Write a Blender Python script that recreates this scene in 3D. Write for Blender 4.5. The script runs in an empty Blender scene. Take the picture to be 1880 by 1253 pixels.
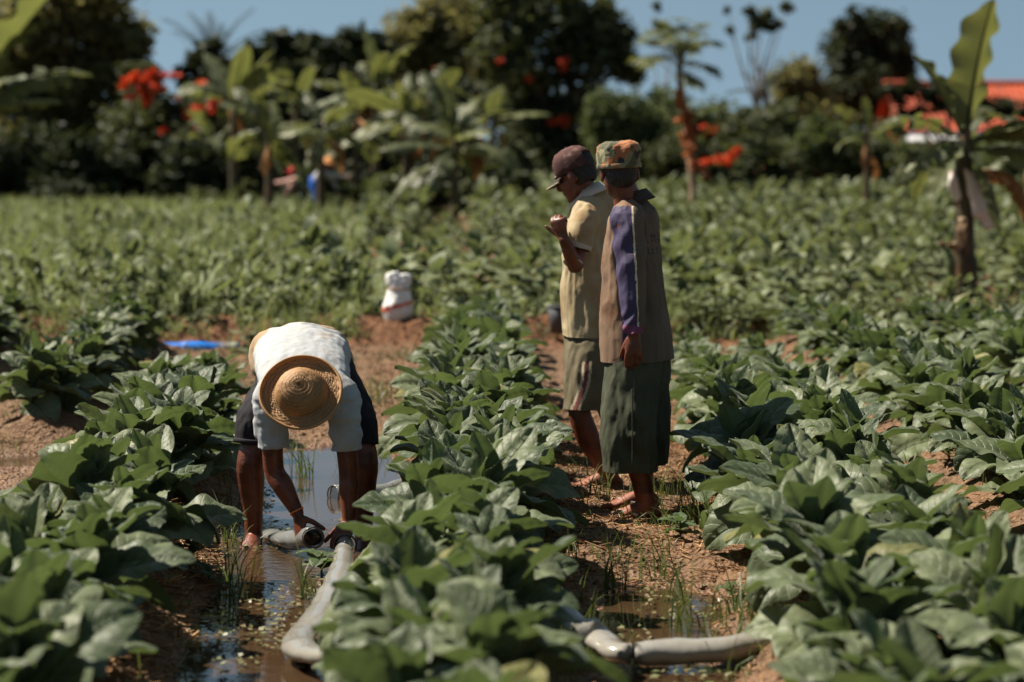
import bpy, bmesh, math, random
import numpy as np
from mathutils import Vector, Matrix, noise as mnoise

R = math.radians
scene = bpy.context.scene
col = scene.collection
rng = random.Random(7)
nrng = np.random.default_rng(11)

# ------------------------------------------------------------------ camera, light, exposure
CAM_Z, FPX = 1.616, 4439.0
PITCH = math.atan((626.5 - 275.0) / FPX)
cam_d = bpy.data.cameras.new('camera')
cam = bpy.data.objects.new('camera', cam_d)
col.objects.link(cam)
cam.location = (0, 0, CAM_Z)
cam.rotation_euler = (math.pi / 2 - PITCH, 0, 0)
cam_d.sensor_width = 36.0
cam_d.lens = 36.0 * FPX / 1880.0
cam_d.clip_start, cam_d.clip_end = 0.1, 3000
cam_d.dof.use_dof = True
cam_d.dof.focus_distance = 9.9
cam_d.dof.aperture_fstop = 2.1
scene.camera = cam

SUN = Vector((-0.58, 0.20, 0.79)).normalized()
world = bpy.data.worlds.new("World")
scene.world = world
world.use_nodes = True
wt = world.node_tree
bg = wt.nodes['Background']
sky = wt.nodes.new('ShaderNodeTexSky')
sky.sky_type = 'NISHITA'
sky.sun_disc = False
sky.sun_elevation = math.asin(SUN.z)
sky.sun_rotation = math.atan2(SUN.x, SUN.y)
sky.air_density, sky.dust_density, sky.ozone_density = 1.0, 0.2, 4.0
hs = wt.nodes.new('ShaderNodeHueSaturation')
hs.inputs['Saturation'].default_value = 0.72
hs.inputs['Hue'].default_value = 0.47
# the sky is read a little above each direction: no yellow band on the horizon
tcs = wt.nodes.new('ShaderNodeTexCoord'); lift = wt.nodes.new('ShaderNodeVectorMath'); lift.operation = 'ADD'
lift.inputs[1].default_value = (0, 0, 0.22)
wt.links.new(tcs.outputs['Generated'], lift.inputs[0]); wt.links.new(lift.outputs[0], sky.inputs['Vector'])
wt.links.new(sky.outputs[0], hs.inputs['Color'])
wt.links.new(hs.outputs[0], bg.inputs['Color'])
bg.inputs['Strength'].default_value = 0.041
sun_d = bpy.data.lights.new('sun', 'SUN')
sun_d.energy = 5.0
sun_d.angle = R(0.5)
sun_d.color = (1.0, 0.92, 0.78)
sun = bpy.data.objects.new('sun', sun_d)
col.objects.link(sun)
sun.rotation_euler = (-SUN).to_track_quat('-Z', 'Y').to_euler()
scene.view_settings.view_transform = 'Standard'
scene.view_settings.look = 'None'
scene.view_settings.exposure = 1.12
scene.view_settings.gamma = 1.0
scene.cycles.use_denoising = True
scene.cycles.max_bounces = 6
scene.cycles.transparent_max_bounces = 6
scene.cycles.caustics_reflective = False
scene.cycles.caustics_refractive = False


def at(px, py, Y):
    """world point seen at photograph pixel (px, py) at depth Y"""
    u, v = (px - 940.0) / FPX, -(py - 626.5) / FPX
    cp, sp = math.cos(PITCH), math.sin(PITCH)
    d = (u, cp + v * sp, -sp + v * cp)
    t = Y / d[1]
    return Vector((d[0] * t, Y, CAM_Z + d[2] * t))


# ------------------------------------------------------------------ helpers
def tag(o, label=None, cat=None, group=None, kind=None):
    if label: o['label'] = label
    if cat: o['category'] = cat
    if group: o['group'] = group
    if kind: o['kind'] = kind
    return o


def empty(name, loc=(0, 0, 0), rz=0.0):
    o = bpy.data.objects.new(name, None)
    o.empty_display_size = 0.1
    o.location = loc
    o.rotation_euler = (0, 0, rz)
    col.objects.link(o)
    return o


def link(name, me, mats=None, parent=None):
    """links mesh as one object; vertices stay in world space even under a moved parent"""
    o = bpy.data.objects.new(name, me)
    col.objects.link(o)
    if mats is not None and len(me.materials) == 0:
        for m in (mats if isinstance(mats, (list, tuple)) else [mats]):
            me.materials.append(m)
    if parent is not None:
        o.parent = parent
        o.matrix_parent_inverse = parent.matrix_basis.inverted()
    return o


def mesh_np(name, V, quads=None, tris=None, smooth=True):
    me = bpy.data.meshes.new(name)
    V = np.asarray(V, dtype=np.float32)
    nq = 0 if quads is None else len(quads)
    nt = 0 if tris is None else len(tris)
    me.vertices.add(len(V))
    me.vertices.foreach_set('co', V.ravel())
    idx = []
    if nq: idx.append(np.asarray(quads, dtype=np.int32).ravel())
    if nt: idx.append(np.asarray(tris, dtype=np.int32).ravel())
    idx = np.concatenate(idx)
    me.loops.add(len(idx))
    me.loops.foreach_set('vertex_index', idx)
    me.polygons.add(nq + nt)
    starts = np.concatenate([np.arange(nq) * 4, nq * 4 + np.arange(nt) * 3]).astype(np.int32)
    me.polygons.foreach_set('loop_start', starts)
    if smooth:
        me.polygons.foreach_set('use_smooth', np.ones(nq + nt, dtype=bool))
    me.update(calc_edges=True)
    return me


def face_rand(me, vals, name='rnd'):
    """one random number per face, for colour variation from leaf to leaf"""
    a = me.attributes.new(name, 'FLOAT', 'FACE')
    a.data.foreach_set('value', np.asarray(vals, dtype=np.float32))


def bm_mesh(bm, name, smooth=True):
    me = bpy.data.meshes.new(name)
    bm.normal_update()
    bm.to_mesh(me)
    bm.free()
    if smooth:
        me.polygons.foreach_set('use_smooth', np.ones(len(me.polygons), dtype=bool))
    return me


def catmull(P, sub):
    P = np.asarray(P, dtype=float)
    if len(P) < 3 or sub <= 1:
        if sub <= 1: return P
        t = np.linspace(0, 1, sub * (len(P) - 1) + 1)[:, None] * (len(P) - 1)
        i = np.minimum(t.astype(int), len(P) - 2)[:, 0]
        f = t - i[:, None]
        return P[i] * (1 - f) + P[i + 1] * f
    Q = np.vstack([2 * P[0] - P[1], P, 2 * P[-1] - P[-2]])
    out = []
    for i in range(1, len(Q) - 2):
        p0, p1, p2, p3 = Q[i - 1], Q[i], Q[i + 1], Q[i + 2]
        for k in range(sub):
            t = k / sub
            out.append(0.5 * ((2 * p1) + (p2 - p0) * t + (2 * p0 - 5 * p1 + 4 * p2 - p3) * t * t + (3 * p1 - p0 - 3 * p2 + p3) * t ** 3))
    out.append(P[-1])
    return np.array(out)


def sweep(bm, P, rad, side=(0, -1, 0), seg=14, sub=4, caps=True, close=True):
    """elliptical tube along P; rad entries are r or (r along side, r across)"""
    P = [tuple(p) for p in P]
    rr = [(r, r) if not isinstance(r, (tuple, list)) else tuple(r) for r in rad]
    A = catmull([list(p) + list(r) for p, r in zip(P, rr)], sub)
    C, RA, RB = A[:, :3], np.maximum(A[:, 3], 1e-4), np.maximum(A[:, 4], 1e-4)
    T = np.gradient(C, axis=0)
    T /= np.linalg.norm(T, axis=1)[:, None] + 1e-12
    rings = [(C[i], T[i], RA[i], RB[i]) for i in range(len(C))]
    if caps:
        r0, r1 = min(RA[0], RB[0]) * 0.7, min(RA[-1], RB[-1]) * 0.7
        pre = [(C[0] - T[0] * r0 * math.sin(a), T[0], RA[0] * math.cos(a), RB[0] * math.cos(a)) for a in (1.35, 0.95, 0.5)]
        post = [(C[-1] + T[-1] * r1 * math.sin(a), T[-1], RA[-1] * math.cos(a), RB[-1] * math.cos(a)) for a in (0.5, 0.95, 1.35)]
        rings = pre + rings + post
    s0 = np.array(side, dtype=float)
    loops = []
    for c, t, ra, rb in rings:
        s = s0 - t * np.dot(s0, t)
        n = np.linalg.norm(s)
        if n < 1e-3:
            s = np.cross(t, (0.3, 0.5, 0.8)); n = np.linalg.norm(s)
        s /= n
        b = np.cross(t, s)
        loops.append([bm.verts.new(c + s * ra * math.cos(q) + b * rb * math.sin(q)) for q in [2 * math.pi * k / seg for k in range(seg)]])
    for a, b in zip(loops[:-1], loops[1:]):
        for k in range(seg):
            bm.faces.new((a[k], a[(k + 1) % seg], b[(k + 1) % seg], b[k]))
    if close:
        bm.faces.new(loops[0][::-1])
        bm.faces.new(loops[-1])


def ellipsoid(bm, c, axes, n=10, m=14):
    """axes: three vectors (scaled)"""
    c = np.array(c, float)
    ax = [np.array(a, float) for a in axes]
    top = bm.verts.new(c + ax[2]); bot = bm.verts.new(c - ax[2])
    loops = []
    for i in range(1, n):
        th = math.pi * i / n
        loops.append([bm.verts.new(c + math.sin(th) * (math.cos(q) * ax[0] + math.sin(q) * ax[1]) + math.cos(th) * ax[2])
                      for q in [2 * math.pi * k / m for k in range(m)]])
    for k in range(m):
        bm.faces.new((top, loops[0][k], loops[0][(k + 1) % m]))
        bm.faces.new((bot, loops[-1][(k + 1) % m], loops[-1][k]))
    for a, b in zip(loops[:-1], loops[1:]):
        for k in range(m):
            bm.faces.new((a[k], b[k], b[(k + 1) % m], a[(k + 1) % m]))


def lathe(bm, prof, c=(0, 0, 0), ax=(0, 0, 1), seg=20, close=True, squash=1.0, side=(1, 0, 0)):
    """prof: (r, h) pairs"""
    z = Vector(ax).normalized(); x = Vector(side); x = (x - z * x.dot(z)).normalized(); y = z.cross(x)
    c = Vector(c)
    loops = []
    for r, h in prof:
        loops.append([bm.verts.new(c + z * h + x * r * math.cos(q) + y * r * squash * math.sin(q)) for q in [2 * math.pi * k / seg for k in range(seg)]])
    for a, b in zip(loops[:-1], loops[1:]):
        for k in range(seg):
            bm.faces.new((a[k], a[(k + 1) % seg], b[(k + 1) % seg], b[k]))
    if close:
        bm.faces.new(loops[0][::-1]); bm.faces.new(loops[-1])


def box(bm, c, sx, sy, sz, rot=None):
    c = Vector(c)
    vs = []
    for z in (-1, 1):
        for y in (-1, 1):
            for x in (-1, 1):
                p = Vector((x * sx / 2, y * sy / 2, z * sz / 2))
                if rot is not None: p = rot @ p
                vs.append(bm.verts.new(c + p))
    for f in ((0, 2, 3, 1), (4, 5, 7, 6), (0, 1, 5, 4), (2, 6, 7, 3), (0, 4, 6, 2), (1, 3, 7, 5)):
        bm.faces.new([vs[i] for i in f])


def voxel(bm, size, name, iters=3, fac=0.5):
    """fuses overlapping closed shapes into one continuous skin"""
    me = bm_mesh(bm, name + '_raw')
    o = bpy.data.objects.new(name, me)
    col.objects.link(o)
    m = o.modifiers.new('r', 'REMESH'); m.mode = 'VOXEL'; m.voxel_size = size; m.use_smooth_shade = True
    if iters:
        s = o.modifiers.new('s', 'SMOOTH'); s.iterations = iters; s.factor = fac
    dg = bpy.context.evaluated_depsgraph_get()
    dg.update()
    out = bpy.data.meshes.new_from_object(o.evaluated_get(dg))
    bpy.data.objects.remove(o)
    bpy.data.meshes.remove(me)
    out.name = name
    return out


def cut(me, co, no, radius=9.0):
    """opens a garment at a hem: removes what lies beyond the plane, only near co"""
    bm = bmesh.new(); bm.from_mesh(me)
    co = Vector(co); no = Vector(no).normalized()
    vs = {v for v in bm.verts if (v.co - co).length < radius}
    fs = [f for f in bm.faces if all(v in vs for v in f.verts)]
    es = {e for f in fs for e in f.edges}
    vv = {v for f in fs for v in f.verts}
    bmesh.ops.bisect_plane(bm, geom=list(vv) + list(es) + fs, plane_co=co, plane_no=no, clear_outer=True)
    bm.to_mesh(me); bm.free()


def displace(me, fn):
    n = len(me.vertices)
    co = np.empty(n * 3); me.vertices.foreach_get('co', co); co = co.reshape(-1, 3)
    no = np.empty(n * 3, dtype=np.float32)
    me.vertex_normals.foreach_get('vector', no); no = no.reshape(-1, 3)
    d = fn(co, no)
    co += no * d[:, None] if d.ndim == 1 else d
    me.vertices.foreach_set('co', co.ravel()); me.update()


def set_mats(me, fn, mats):
    """fn(face centres) -> material index per face"""
    me.materials.clear()
    for m in mats: me.materials.append(m)
    n = len(me.polygons)
    c = np.empty(n * 3); me.polygons.foreach_get('center', c)
    me.polygons.foreach_set('material_index', fn(c.reshape(-1, 3)).astype(np.int32))
    me.polygons.foreach_set('use_smooth', np.ones(n, dtype=bool))
    me.update()


def _h(ix, iy, iz, s):
    n = (ix * 374761393 + iy * 668265263 + iz * 2147483647 + s * 974711) & 0xFFFFFFFF
    n = ((n ^ (n >> 13)) * 1274126177) & 0xFFFFFFFF
    return ((n ^ (n >> 16)) & 0xFFFF) / 32767.5 - 1.0


def vnoise(P, s=0):
    P = np.asarray(P, float)
    I = np.floor(P).astype(np.int64); F = P - I
    F = F * F * (3 - 2 * F)
    out = 0
    for dx in (0, 1):
        for dy in (0, 1):
            for dz in (0, 1):
                w = (F[:, 0] if dx else 1 - F[:, 0]) * (F[:, 1] if dy else 1 - F[:, 1]) * (F[:, 2] if dz else 1 - F[:, 2])
                out = out + w * _h(I[:, 0] + dx, I[:, 1] + dy, I[:, 2] + dz, s)
    return out


def fbm(P, s=0, oct=3, gain=0.5):
    o, a, f = 0, 1.0, 1.0
    for k in range(oct):
        o = o + a * vnoise(np.asarray(P) * f, s + k * 17); a *= gain; f *= 2.03
    return o


def sstep(a, b, x):
    t = np.clip((x - a) / (b - a), 0, 1)
    return t * t * (3 - 2 * t)


# ------------------------------------------------------------------ materials
def nodes_of(name):
    m = bpy.data.materials.new(name)
    m.use_nodes = True
    nt = m.node_tree
    return m, nt, nt.nodes['Principled BSDF'], nt.nodes['Material Output']


def mk(nt, typ, **kw):
    n = nt.nodes.new(typ)
    for k, v in kw.items():
        if k in n.inputs: n.inputs[k].default_value = v
        else: setattr(n, k, v)
    return n


def math_n(nt, op, a, b=None, clamp=False):
    n = nt.nodes.new('ShaderNodeMath'); n.operation = op; n.use_clamp = clamp
    for i, x in enumerate((a, b)):
        if x is None: continue
        if isinstance(x, (int, float)): n.inputs[i].default_value = x
        else: nt.links.new(x, n.inputs[i])
    return n.outputs[0]


def mixc(nt, fac, a, b):
    n = nt.nodes.new('ShaderNodeMix'); n.data_type = 'RGBA'
    for i, x in ((0, fac), (6, a), (7, b)):
        if isinstance(x, (int, float)): n.inputs[i].default_value = x
        elif isinstance(x, tuple): n.inputs[i].default_value = (*x, 1)
        else: nt.links.new(x, n.inputs[i])
    return n.outputs[2]


def pmat(name, c1, c2=None, scale=8.0, rough=0.7, bump=0.0, bscale=60.0, spec=0.4, detail=4.0, coords='Object', stretch=None, lo=0.4, hi=0.6, c3=None, s3=20.0):
    m, nt, b, out = nodes_of(name)
    b.inputs['Roughness'].default_value = rough
    b.inputs['Specular IOR Level'].default_value = spec
    tc = mk(nt, 'ShaderNodeTexCoord')
    src = tc.outputs[coords]
    if stretch:
        mp = mk(nt, 'ShaderNodeMapping'); mp.inputs['Scale'].default_value = stretch
        nt.links.new(src, mp.inputs[0]); src = mp.outputs[0]
    if c2 is None:
        b.inputs['Base Color'].default_value = (*c1, 1)
    else:
        n = mk(nt, 'ShaderNodeTexNoise', Scale=scale, Detail=detail)
        nt.links.new(src, n.inputs['Vector'])
        r = mk(nt, 'ShaderNodeMapRange'); r.inputs[1].default_value = lo; r.inputs[2].default_value = hi
        nt.links.new(n.outputs['Fac'], r.inputs[0])
        c = mixc(nt, r.outputs[0], c1, c2)
        if c3 is not None:
            n3 = mk(nt, 'ShaderNodeTexNoise', Scale=s3, Detail=5.0)
            nt.links.new(src, n3.inputs['Vector'])
            r3 = mk(nt, 'ShaderNodeMapRange'); r3.inputs[1].default_value = 0.55; r3.inputs[2].default_value = 0.7
            nt.links.new(n3.outputs['Fac'], r3.inputs[0])
            c = mixc(nt, r3.outputs[0], c, c3)
        nt.links.new(c, b.inputs['Base Color'])
    if bump:
        n2 = mk(nt, 'ShaderNodeTexNoise', Scale=bscale, Detail=6.0)
        nt.links.new(src, n2.inputs['Vector'])
        bp = mk(nt, 'ShaderNodeBump', Strength=bump, Distance=0.01)
        nt.links.new(n2.outputs['Fac'], bp.inputs['Height'])
        nt.links.new(bp.outputs[0], b.inputs['Normal'])
    return m


def leafmat(name, c1, c2, trans=(0.10, 0.16, 0.03), tf=0.3, rough=0.5, veins=0, spec=0.5, use_rnd=False, under=None, c_vein=(0.16, 0.2, 0.09), bump=1.0, sheen=0.0):
    """leaf: colour varies from leaf to leaf; light passes through; veins from the leaf's own coordinates"""
    m, nt, b, out = nodes_of(name)
    b.inputs['Roughness'].default_value = rough
    b.inputs['Specular IOR Level'].default_value = spec
    if sheen:
        b.inputs['Sheen Weight'].default_value = sheen
        b.inputs['Sheen Roughness'].default_value = 0.4
        b.inputs['Sheen Tint'].default_value = (0.95, 1.0, 0.9, 1)
    if use_rnd:
        a = mk(nt, 'ShaderNodeAttribute'); a.attribute_name = 'rnd'; fac = a.outputs['Fac']
    else:
        oi = mk(nt, 'ShaderNodeObjectInfo'); fac = oi.outputs['Random']
    c = mixc(nt, fac, c1, c2)
    if veins > 5:      # the odd yellowing leaf, blotched
        yl = mk(nt, 'ShaderNodeMapRange'); yl.inputs[1].default_value = 0.955; yl.inputs[2].default_value = 0.97; yl.inputs[4].default_value = 0.75
        nt.links.new(fac, yl.inputs[0])
        c = mixc(nt, yl.outputs[0], c, (0.25, 0.22, 0.06))
        tcg = mk(nt, 'ShaderNodeTexCoord')
        bl = mk(nt, 'ShaderNodeTexNoise', Scale=14.0, Detail=4.0); nt.links.new(tcg.outputs['Object'], bl.inputs['Vector'])
        br = mk(nt, 'ShaderNodeMapRange'); br.inputs[1].default_value = 0.35; br.inputs[2].default_value = 0.75; br.inputs[4].default_value = 0.55
        nt.links.new(bl.outputs['Fac'], br.inputs[0])
        c = mixc(nt, br.outputs[0], c, tuple(0.72 * x for x in c2))
    tcol = mixc(nt, fac, trans, tuple(x * 0.7 for x in trans))
    if veins:
        uv = mk(nt, 'ShaderNodeUVMap')
        sp = mk(nt, 'ShaderNodeSeparateXYZ'); nt.links.new(uv.outputs[0], sp.inputs[0])
        av = math_n(nt, 'MULTIPLY', math_n(nt, 'ABSOLUTE', math_n(nt, 'SUBTRACT', sp.outputs[0], 0.5)), 2.0)
        t = math_n(nt, 'MULTIPLY', math_n(nt, 'SUBTRACT', sp.outputs[1], math_n(nt, 'MULTIPLY', av, 0.2)), float(veins))
        fr = math_n(nt, 'ABSOLUTE', math_n(nt, 'SUBTRACT', math_n(nt, 'FRACT', t), 0.5))   # 0.5 at a vein
        lat = math_n(nt, 'MULTIPLY', math_n(nt, 'SUBTRACT', fr, 0.43), 14.0, True)
        mid = math_n(nt, 'SUBTRACT', 1.0, math_n(nt, 'MULTIPLY', av, 22.0), True)
        vm = math_n(nt, 'MAXIMUM', math_n(nt, 'MULTIPLY', lat, 0.45), mid)
        c = mixc(nt, math_n(nt, 'MULTIPLY', vm, 0.8), c, c_vein)
        tx = mk(nt, 'ShaderNodeTexNoise', Scale=9.0, Detail=5.0); nt.links.new(uv.outputs[0], tx.inputs['Vector'])
        hgt = math_n(nt, 'SUBTRACT', math_n(nt, 'MULTIPLY', tx.outputs['Fac'], 0.8), math_n(nt, 'MULTIPLY', vm, 0.6))
        bp = mk(nt, 'ShaderNodeBump', Strength=bump, Distance=0.004)
        nt.links.new(hgt, bp.inputs['Height'])
        nt.links.new(bp.outputs[0], b.inputs['Normal'])
    if under is not None:
        g = mk(nt, 'ShaderNodeNewGeometry')
        c = mixc(nt, g.outputs['Backfacing'], c, under)
    nt.links.new(c, b.inputs['Base Color'])
    tr = mk(nt, 'ShaderNodeBsdfTranslucent')
    nt.links.new(tcol, tr.inputs['Color'])
    mx = mk(nt, 'ShaderNodeMixShader'); mx.inputs[0].default_value = tf
    nt.links.new(b.outputs[0], mx.inputs[1]); nt.links.new(tr.outputs[0], mx.inputs[2])
    nt.links.new(mx.outputs[0], out.inputs['Surface'])
    return m


M = {}
M['tobacco'] = leafmat('tobacco_leaf', (0.165, 0.19, 0.098), (0.030, 0.052, 0.019), trans=(0.13, 0.18, 0.05), tf=0.27, rough=0.5, veins=9, spec=0.34, under=(0.10, 0.135, 0.07), sheen=0.16, c_vein=(0.30, 0.33, 0.20))
M['tobacco_far'] = leafmat('far_tobacco_leaf', (0.20, 0.225, 0.12), (0.055, 0.075, 0.03), trans=(0.18, 0.21, 0.07), tf=0.32, rough=0.6, use_rnd=True, spec=0.3)
M['tree'] = leafmat('tree_leaf', (0.085, 0.095, 0.042), (0.032, 0.042, 0.018), trans=(0.10, 0.115, 0.03), tf=0.3, rough=0.65, use_rnd=True, spec=0.25)
M['tree_olive'] = leafmat('olive_tree_leaf', (0.19, 0.175, 0.075), (0.08, 0.082, 0.032), trans=(0.27, 0.25, 0.08), tf=0.45, rough=0.65, use_rnd=True, spec=0.25)
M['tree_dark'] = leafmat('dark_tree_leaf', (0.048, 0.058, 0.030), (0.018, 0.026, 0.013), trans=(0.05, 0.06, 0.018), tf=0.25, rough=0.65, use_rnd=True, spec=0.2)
M['bush_soft'] = leafmat('soft_bush_leaf', (0.11, 0.13, 0.055), (0.055, 0.072, 0.028), trans=(0.12, 0.15, 0.04), tf=0.32, rough=0.65, use_rnd=True, spec=0.25)
M['banana'] = leafmat('banana_leaf', (0.165, 0.18, 0.072), (0.045, 0.055, 0.02), trans=(0.22, 0.24, 0.06), tf=0.34, rough=0.5, spec=0.35, under=(0.11, 0.125, 0.065))
M['banana_dry'] = leafmat('dry_banana_leaf', (0.42, 0.2, 0.07), (0.25, 0.12, 0.045), trans=(0.4, 0.17, 0.05), tf=0.3, rough=0.8)
M['papaya_dry'] = leafmat('dry_papaya_leaf', (0.55, 0.19, 0.07), (0.36, 0.12, 0.04), trans=(0.5, 0.15, 0.05), tf=0.3, rough=0.8, use_rnd=True)
M['flower'] = leafmat('red_blossom', (0.70, 0.085, 0.018), (0.48, 0.045, 0.012), trans=(0.75, 0.085, 0.015), tf=0.35, rough=0.6, use_rnd=True)
M['grass'] = leafmat('meadow_blade', (0.23, 0.26, 0.115), (0.10, 0.13, 0.045), trans=(0.27, 0.31, 0.10), tf=0.38, rough=0.6, use_rnd=True)
M['grass_near'] = leafmat('furrow_blade', (0.10, 0.13, 0.04), (0.06, 0.09, 0.028), trans=(0.14, 0.18, 0.04), tf=0.35, rough=0.45, use_rnd=True)
M['weed'] = leafmat('weed_leaf', (0.09, 0.13, 0.05), (0.065, 0.10, 0.035), trans=(0.14, 0.2, 0.05), tf=0.35, rough=0.5, veins=5)
M['float'] = leafmat('floating_leaf', (0.13, 0.15, 0.06), (0.16, 0.11, 0.05), trans=(0.12, 0.14, 0.04), tf=0.15, rough=0.5, use_rnd=True)
M['palm'] = leafmat('palm_leaf', (0.045, 0.055, 0.03), (0.025, 0.032, 0.018), trans=(0.05, 0.06, 0.02), tf=0.2, rough=0.7, spec=0.2)
M['stem'] = pmat('green_stem', (0.10, 0.13, 0.05), (0.07, 0.10, 0.035), 20, 0.6)
M['bark'] = pmat('bark', (0.14, 0.09, 0.055), (0.06, 0.04, 0.028), 6, 0.9, 0.6, 14)
M['bark_pale'] = pmat('pale_bark', (0.34, 0.24, 0.16), (0.2, 0.13, 0.08), 4, 0.85, 0.4, 14)
M['pseudostem'] = pmat('banana_stem', (0.075, 0.06, 0.025), (0.035, 0.024, 0.014), 5, 0.6, 0.3, 12, stretch=(3, 3, 0.6), c3=(0.2, 0.09, 0.035), s3=5)
M['sheath'] = pmat('pale_sheath', (0.42, 0.30, 0.19), (0.16, 0.085, 0.04), 14, 0.7, 0.3, 20)
M['bag'] = pmat('white_film', (0.75, 0.66, 0.64), (0.6, 0.36, 0.24), 2.5, 0.4, 0.3, 10)
M['straw'] = pmat('straw', (0.42, 0.25, 0.12), (0.24, 0.115, 0.045), 3, 0.75)
M['skin'] = pmat('skin', (0.155, 0.043, 0.021), (0.085, 0.024, 0.012), 14, 0.42, 0.25, 120, spec=0.5)
M['nail'] = pmat('nail', (0.35, 0.16, 0.11), None, rough=0.35)
M['dusty_skin'] = pmat('dusty_skin', (0.25, 0.072, 0.036), (0.17, 0.05, 0.025), 22, 0.55, 0.3, 120, c3=(0.26, 0.14, 0.08), s3=40)
M['hair'] = pmat('black_hair', (0.012, 0.010, 0.009), (0.022, 0.02, 0.018), 90, 0.6, 0.7, 220)
M['grey_hair'] = pmat('greying_hair', (0.014, 0.012, 0.011), (0.06, 0.055, 0.05), 160, 0.6, 0.4, 260, lo=0.58, hi=0.7)
M['eye'] = pmat('eye_white', (0.55, 0.5, 0.45), None, rough=0.25)
M['white_shirt'] = pmat('white_cotton', (0.37, 0.38, 0.395), (0.345, 0.355, 0.365), 5, 0.85, 0.18, 260, spec=0.2, c3=(0.38, 0.32, 0.27), s3=7)
M['cream'] = pmat('cream_cotton', (0.40, 0.30, 0.20), (0.33, 0.23, 0.14), 6, 0.88, 0.2, 240, spec=0.2)
M['polo'] = pmat('faded_yellow_cotton', (0.38, 0.31, 0.20), (0.31, 0.24, 0.14), 4, 0.88, 0.2, 240, spec=0.2, c3=(0.27, 0.165, 0.075), s3=6)
M['collar'] = pmat('off_white_cotton', (0.52, 0.48, 0.42), (0.46, 0.41, 0.34), 8, 0.88, 0.15, 240, spec=0.2)
M['tan'] = pmat('dusty_tan_jersey', (0.20, 0.125, 0.08), (0.15, 0.095, 0.063), 5, 0.85, 0.2, 240, spec=0.25, c3=(0.14, 0.062, 0.03), s3=9)
M['tan_shade'] = pmat('shaded_tan_jersey', (0.115, 0.092, 0.068), (0.09, 0.074, 0.055), 5, 0.85, 0.2, 240, spec=0.25)  # tan jersey with the shade of the back put into its colour
M['purple'] = pmat('violet_jersey', (0.06, 0.046, 0.105), (0.045, 0.034, 0.078), 8, 0.7, 0.2, 240, spec=0.3)
M['cuff'] = pmat('magenta_cuff', (0.16, 0.045, 0.10), None, rough=0.8)
M['piping'] = pmat('pale_piping', (0.62, 0.5, 0.36), None, rough=0.8)
M['print'] = pmat('dark_print', (0.035, 0.032, 0.03), None, rough=0.8)
M['olive'] = pmat('olive_twill', (0.060, 0.064, 0.040), (0.045, 0.048, 0.030), 7, 0.85, 0.2, 240, spec=0.2)
M['khaki'] = pmat('khaki_twill', (0.13, 0.108, 0.064), (0.10, 0.082, 0.05), 7, 0.85, 0.2, 240, spec=0.2)
M['stripe_red'] = pmat('red_stripe', (0.16, 0.035, 0.03), None, rough=0.85)
M['stripe_pale'] = pmat('pale_stripe', (0.40, 0.33, 0.23), None, rough=0.85)
M['dark_cloth'] = pmat('dark_denim', (0.022, 0.019, 0.024), (0.014, 0.013, 0.016), 9, 0.85, 0.2, 240, spec=0.2)
M['grey_cloth'] = pmat('grey_cloth', (0.20, 0.19, 0.165), (0.15, 0.14, 0.12), 9, 0.85, 0.2, 240, spec=0.2)
M['maroon'] = pmat('faded_maroon_twill', (0.085, 0.038, 0.034), (0.06, 0.027, 0.025), 18, 0.85, 0.3, 260, spec=0.2, c3=(0.2, 0.12, 0.10), s3=30)
M['maroon_dark'] = pmat('cap_underside', (0.04, 0.03, 0.025), None, rough=0.9)
M['brim_edge'] = pmat('frayed_brim_edge', (0.42, 0.36, 0.26), None, rough=0.9)
M['rubber'] = pmat('worn_rubber', (0.16, 0.12, 0.10), (0.1, 0.075, 0.06), 20, 0.8)
M['strap'] = pmat('pale_strap', (0.42, 0.38, 0.34), None, rough=0.6)
M['band'] = pmat('orange_band', (0.75, 0.22, 0.06), None, rough=0.6)
M['blue_pipe'] = pmat('blue_plastic', (0.006, 0.17, 0.66), (0.008, 0.13, 0.5), 5, 0.35, 0.1, 30, c3=(0.22, 0.2, 0.2), s3=5)
M['bamboo'] = pmat('pale_yellow_pipe', (0.66, 0.42, 0.19), (0.55, 0.32, 0.13), 5, 0.5, 0.1, 30)
M['sack'] = pmat('white_sack', (0.80, 0.79, 0.78), (0.72, 0.69, 0.66), 9, 0.6, 0.4, 30)
M['sack_red'] = pmat('red_print', (0.55, 0.09, 0.05), (0.6, 0.25, 0.16), 12, 0.65)
M['bucket'] = pmat('grey_plastic', (0.09, 0.09, 0.10), (0.06, 0.06, 0.065), 8, 0.5)
M['roof'] = pmat('red_roof_tile', (0.42, 0.07, 0.024), (0.30, 0.05, 0.02), 1.2, 0.85, 0.3, 6, c3=(0.2, 0.05, 0.03), s3=2.5)
M['wall_white'] = pmat('white_plaster', (0.50, 0.49, 0.51), (0.42, 0.41, 0.42), 1.0, 0.8, 0.1, 8)
M['wall_orange'] = pmat('orange_plaster', (0.55, 0.13, 0.05), (0.45, 0.10, 0.04), 1.0, 0.85, 0.1, 8)
M['dark_glass'] = pmat('dark_glass', (0.02, 0.025, 0.03), None, rough=0.08)
M['wood'] = pmat('painted_wood', (0.2, 0.12, 0.07), (0.14, 0.08, 0.05), 5, 0.7)
M['red_cloth'] = pmat('red_cloth', (0.5, 0.03, 0.03), None, rough=0.8)
M['pink_cloth'] = pmat('pink_cloth', (0.7, 0.4, 0.34), None, rough=0.8)
M['blue_cloth'] = pmat('bright_blue_cloth', (0.01, 0.22, 0.42), None, rough=0.8)
M['navy'] = pmat('navy_cloth', (0.015, 0.025, 0.035), None, rough=0.85)
M['royal'] = pmat('royal_blue_cloth', (0.01, 0.09, 0.42), None, rough=0.7)
M['orange_straw'] = pmat('orange_straw', (0.62, 0.27, 0.09), (0.5, 0.2, 0.06), 20, 0.8)


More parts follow.
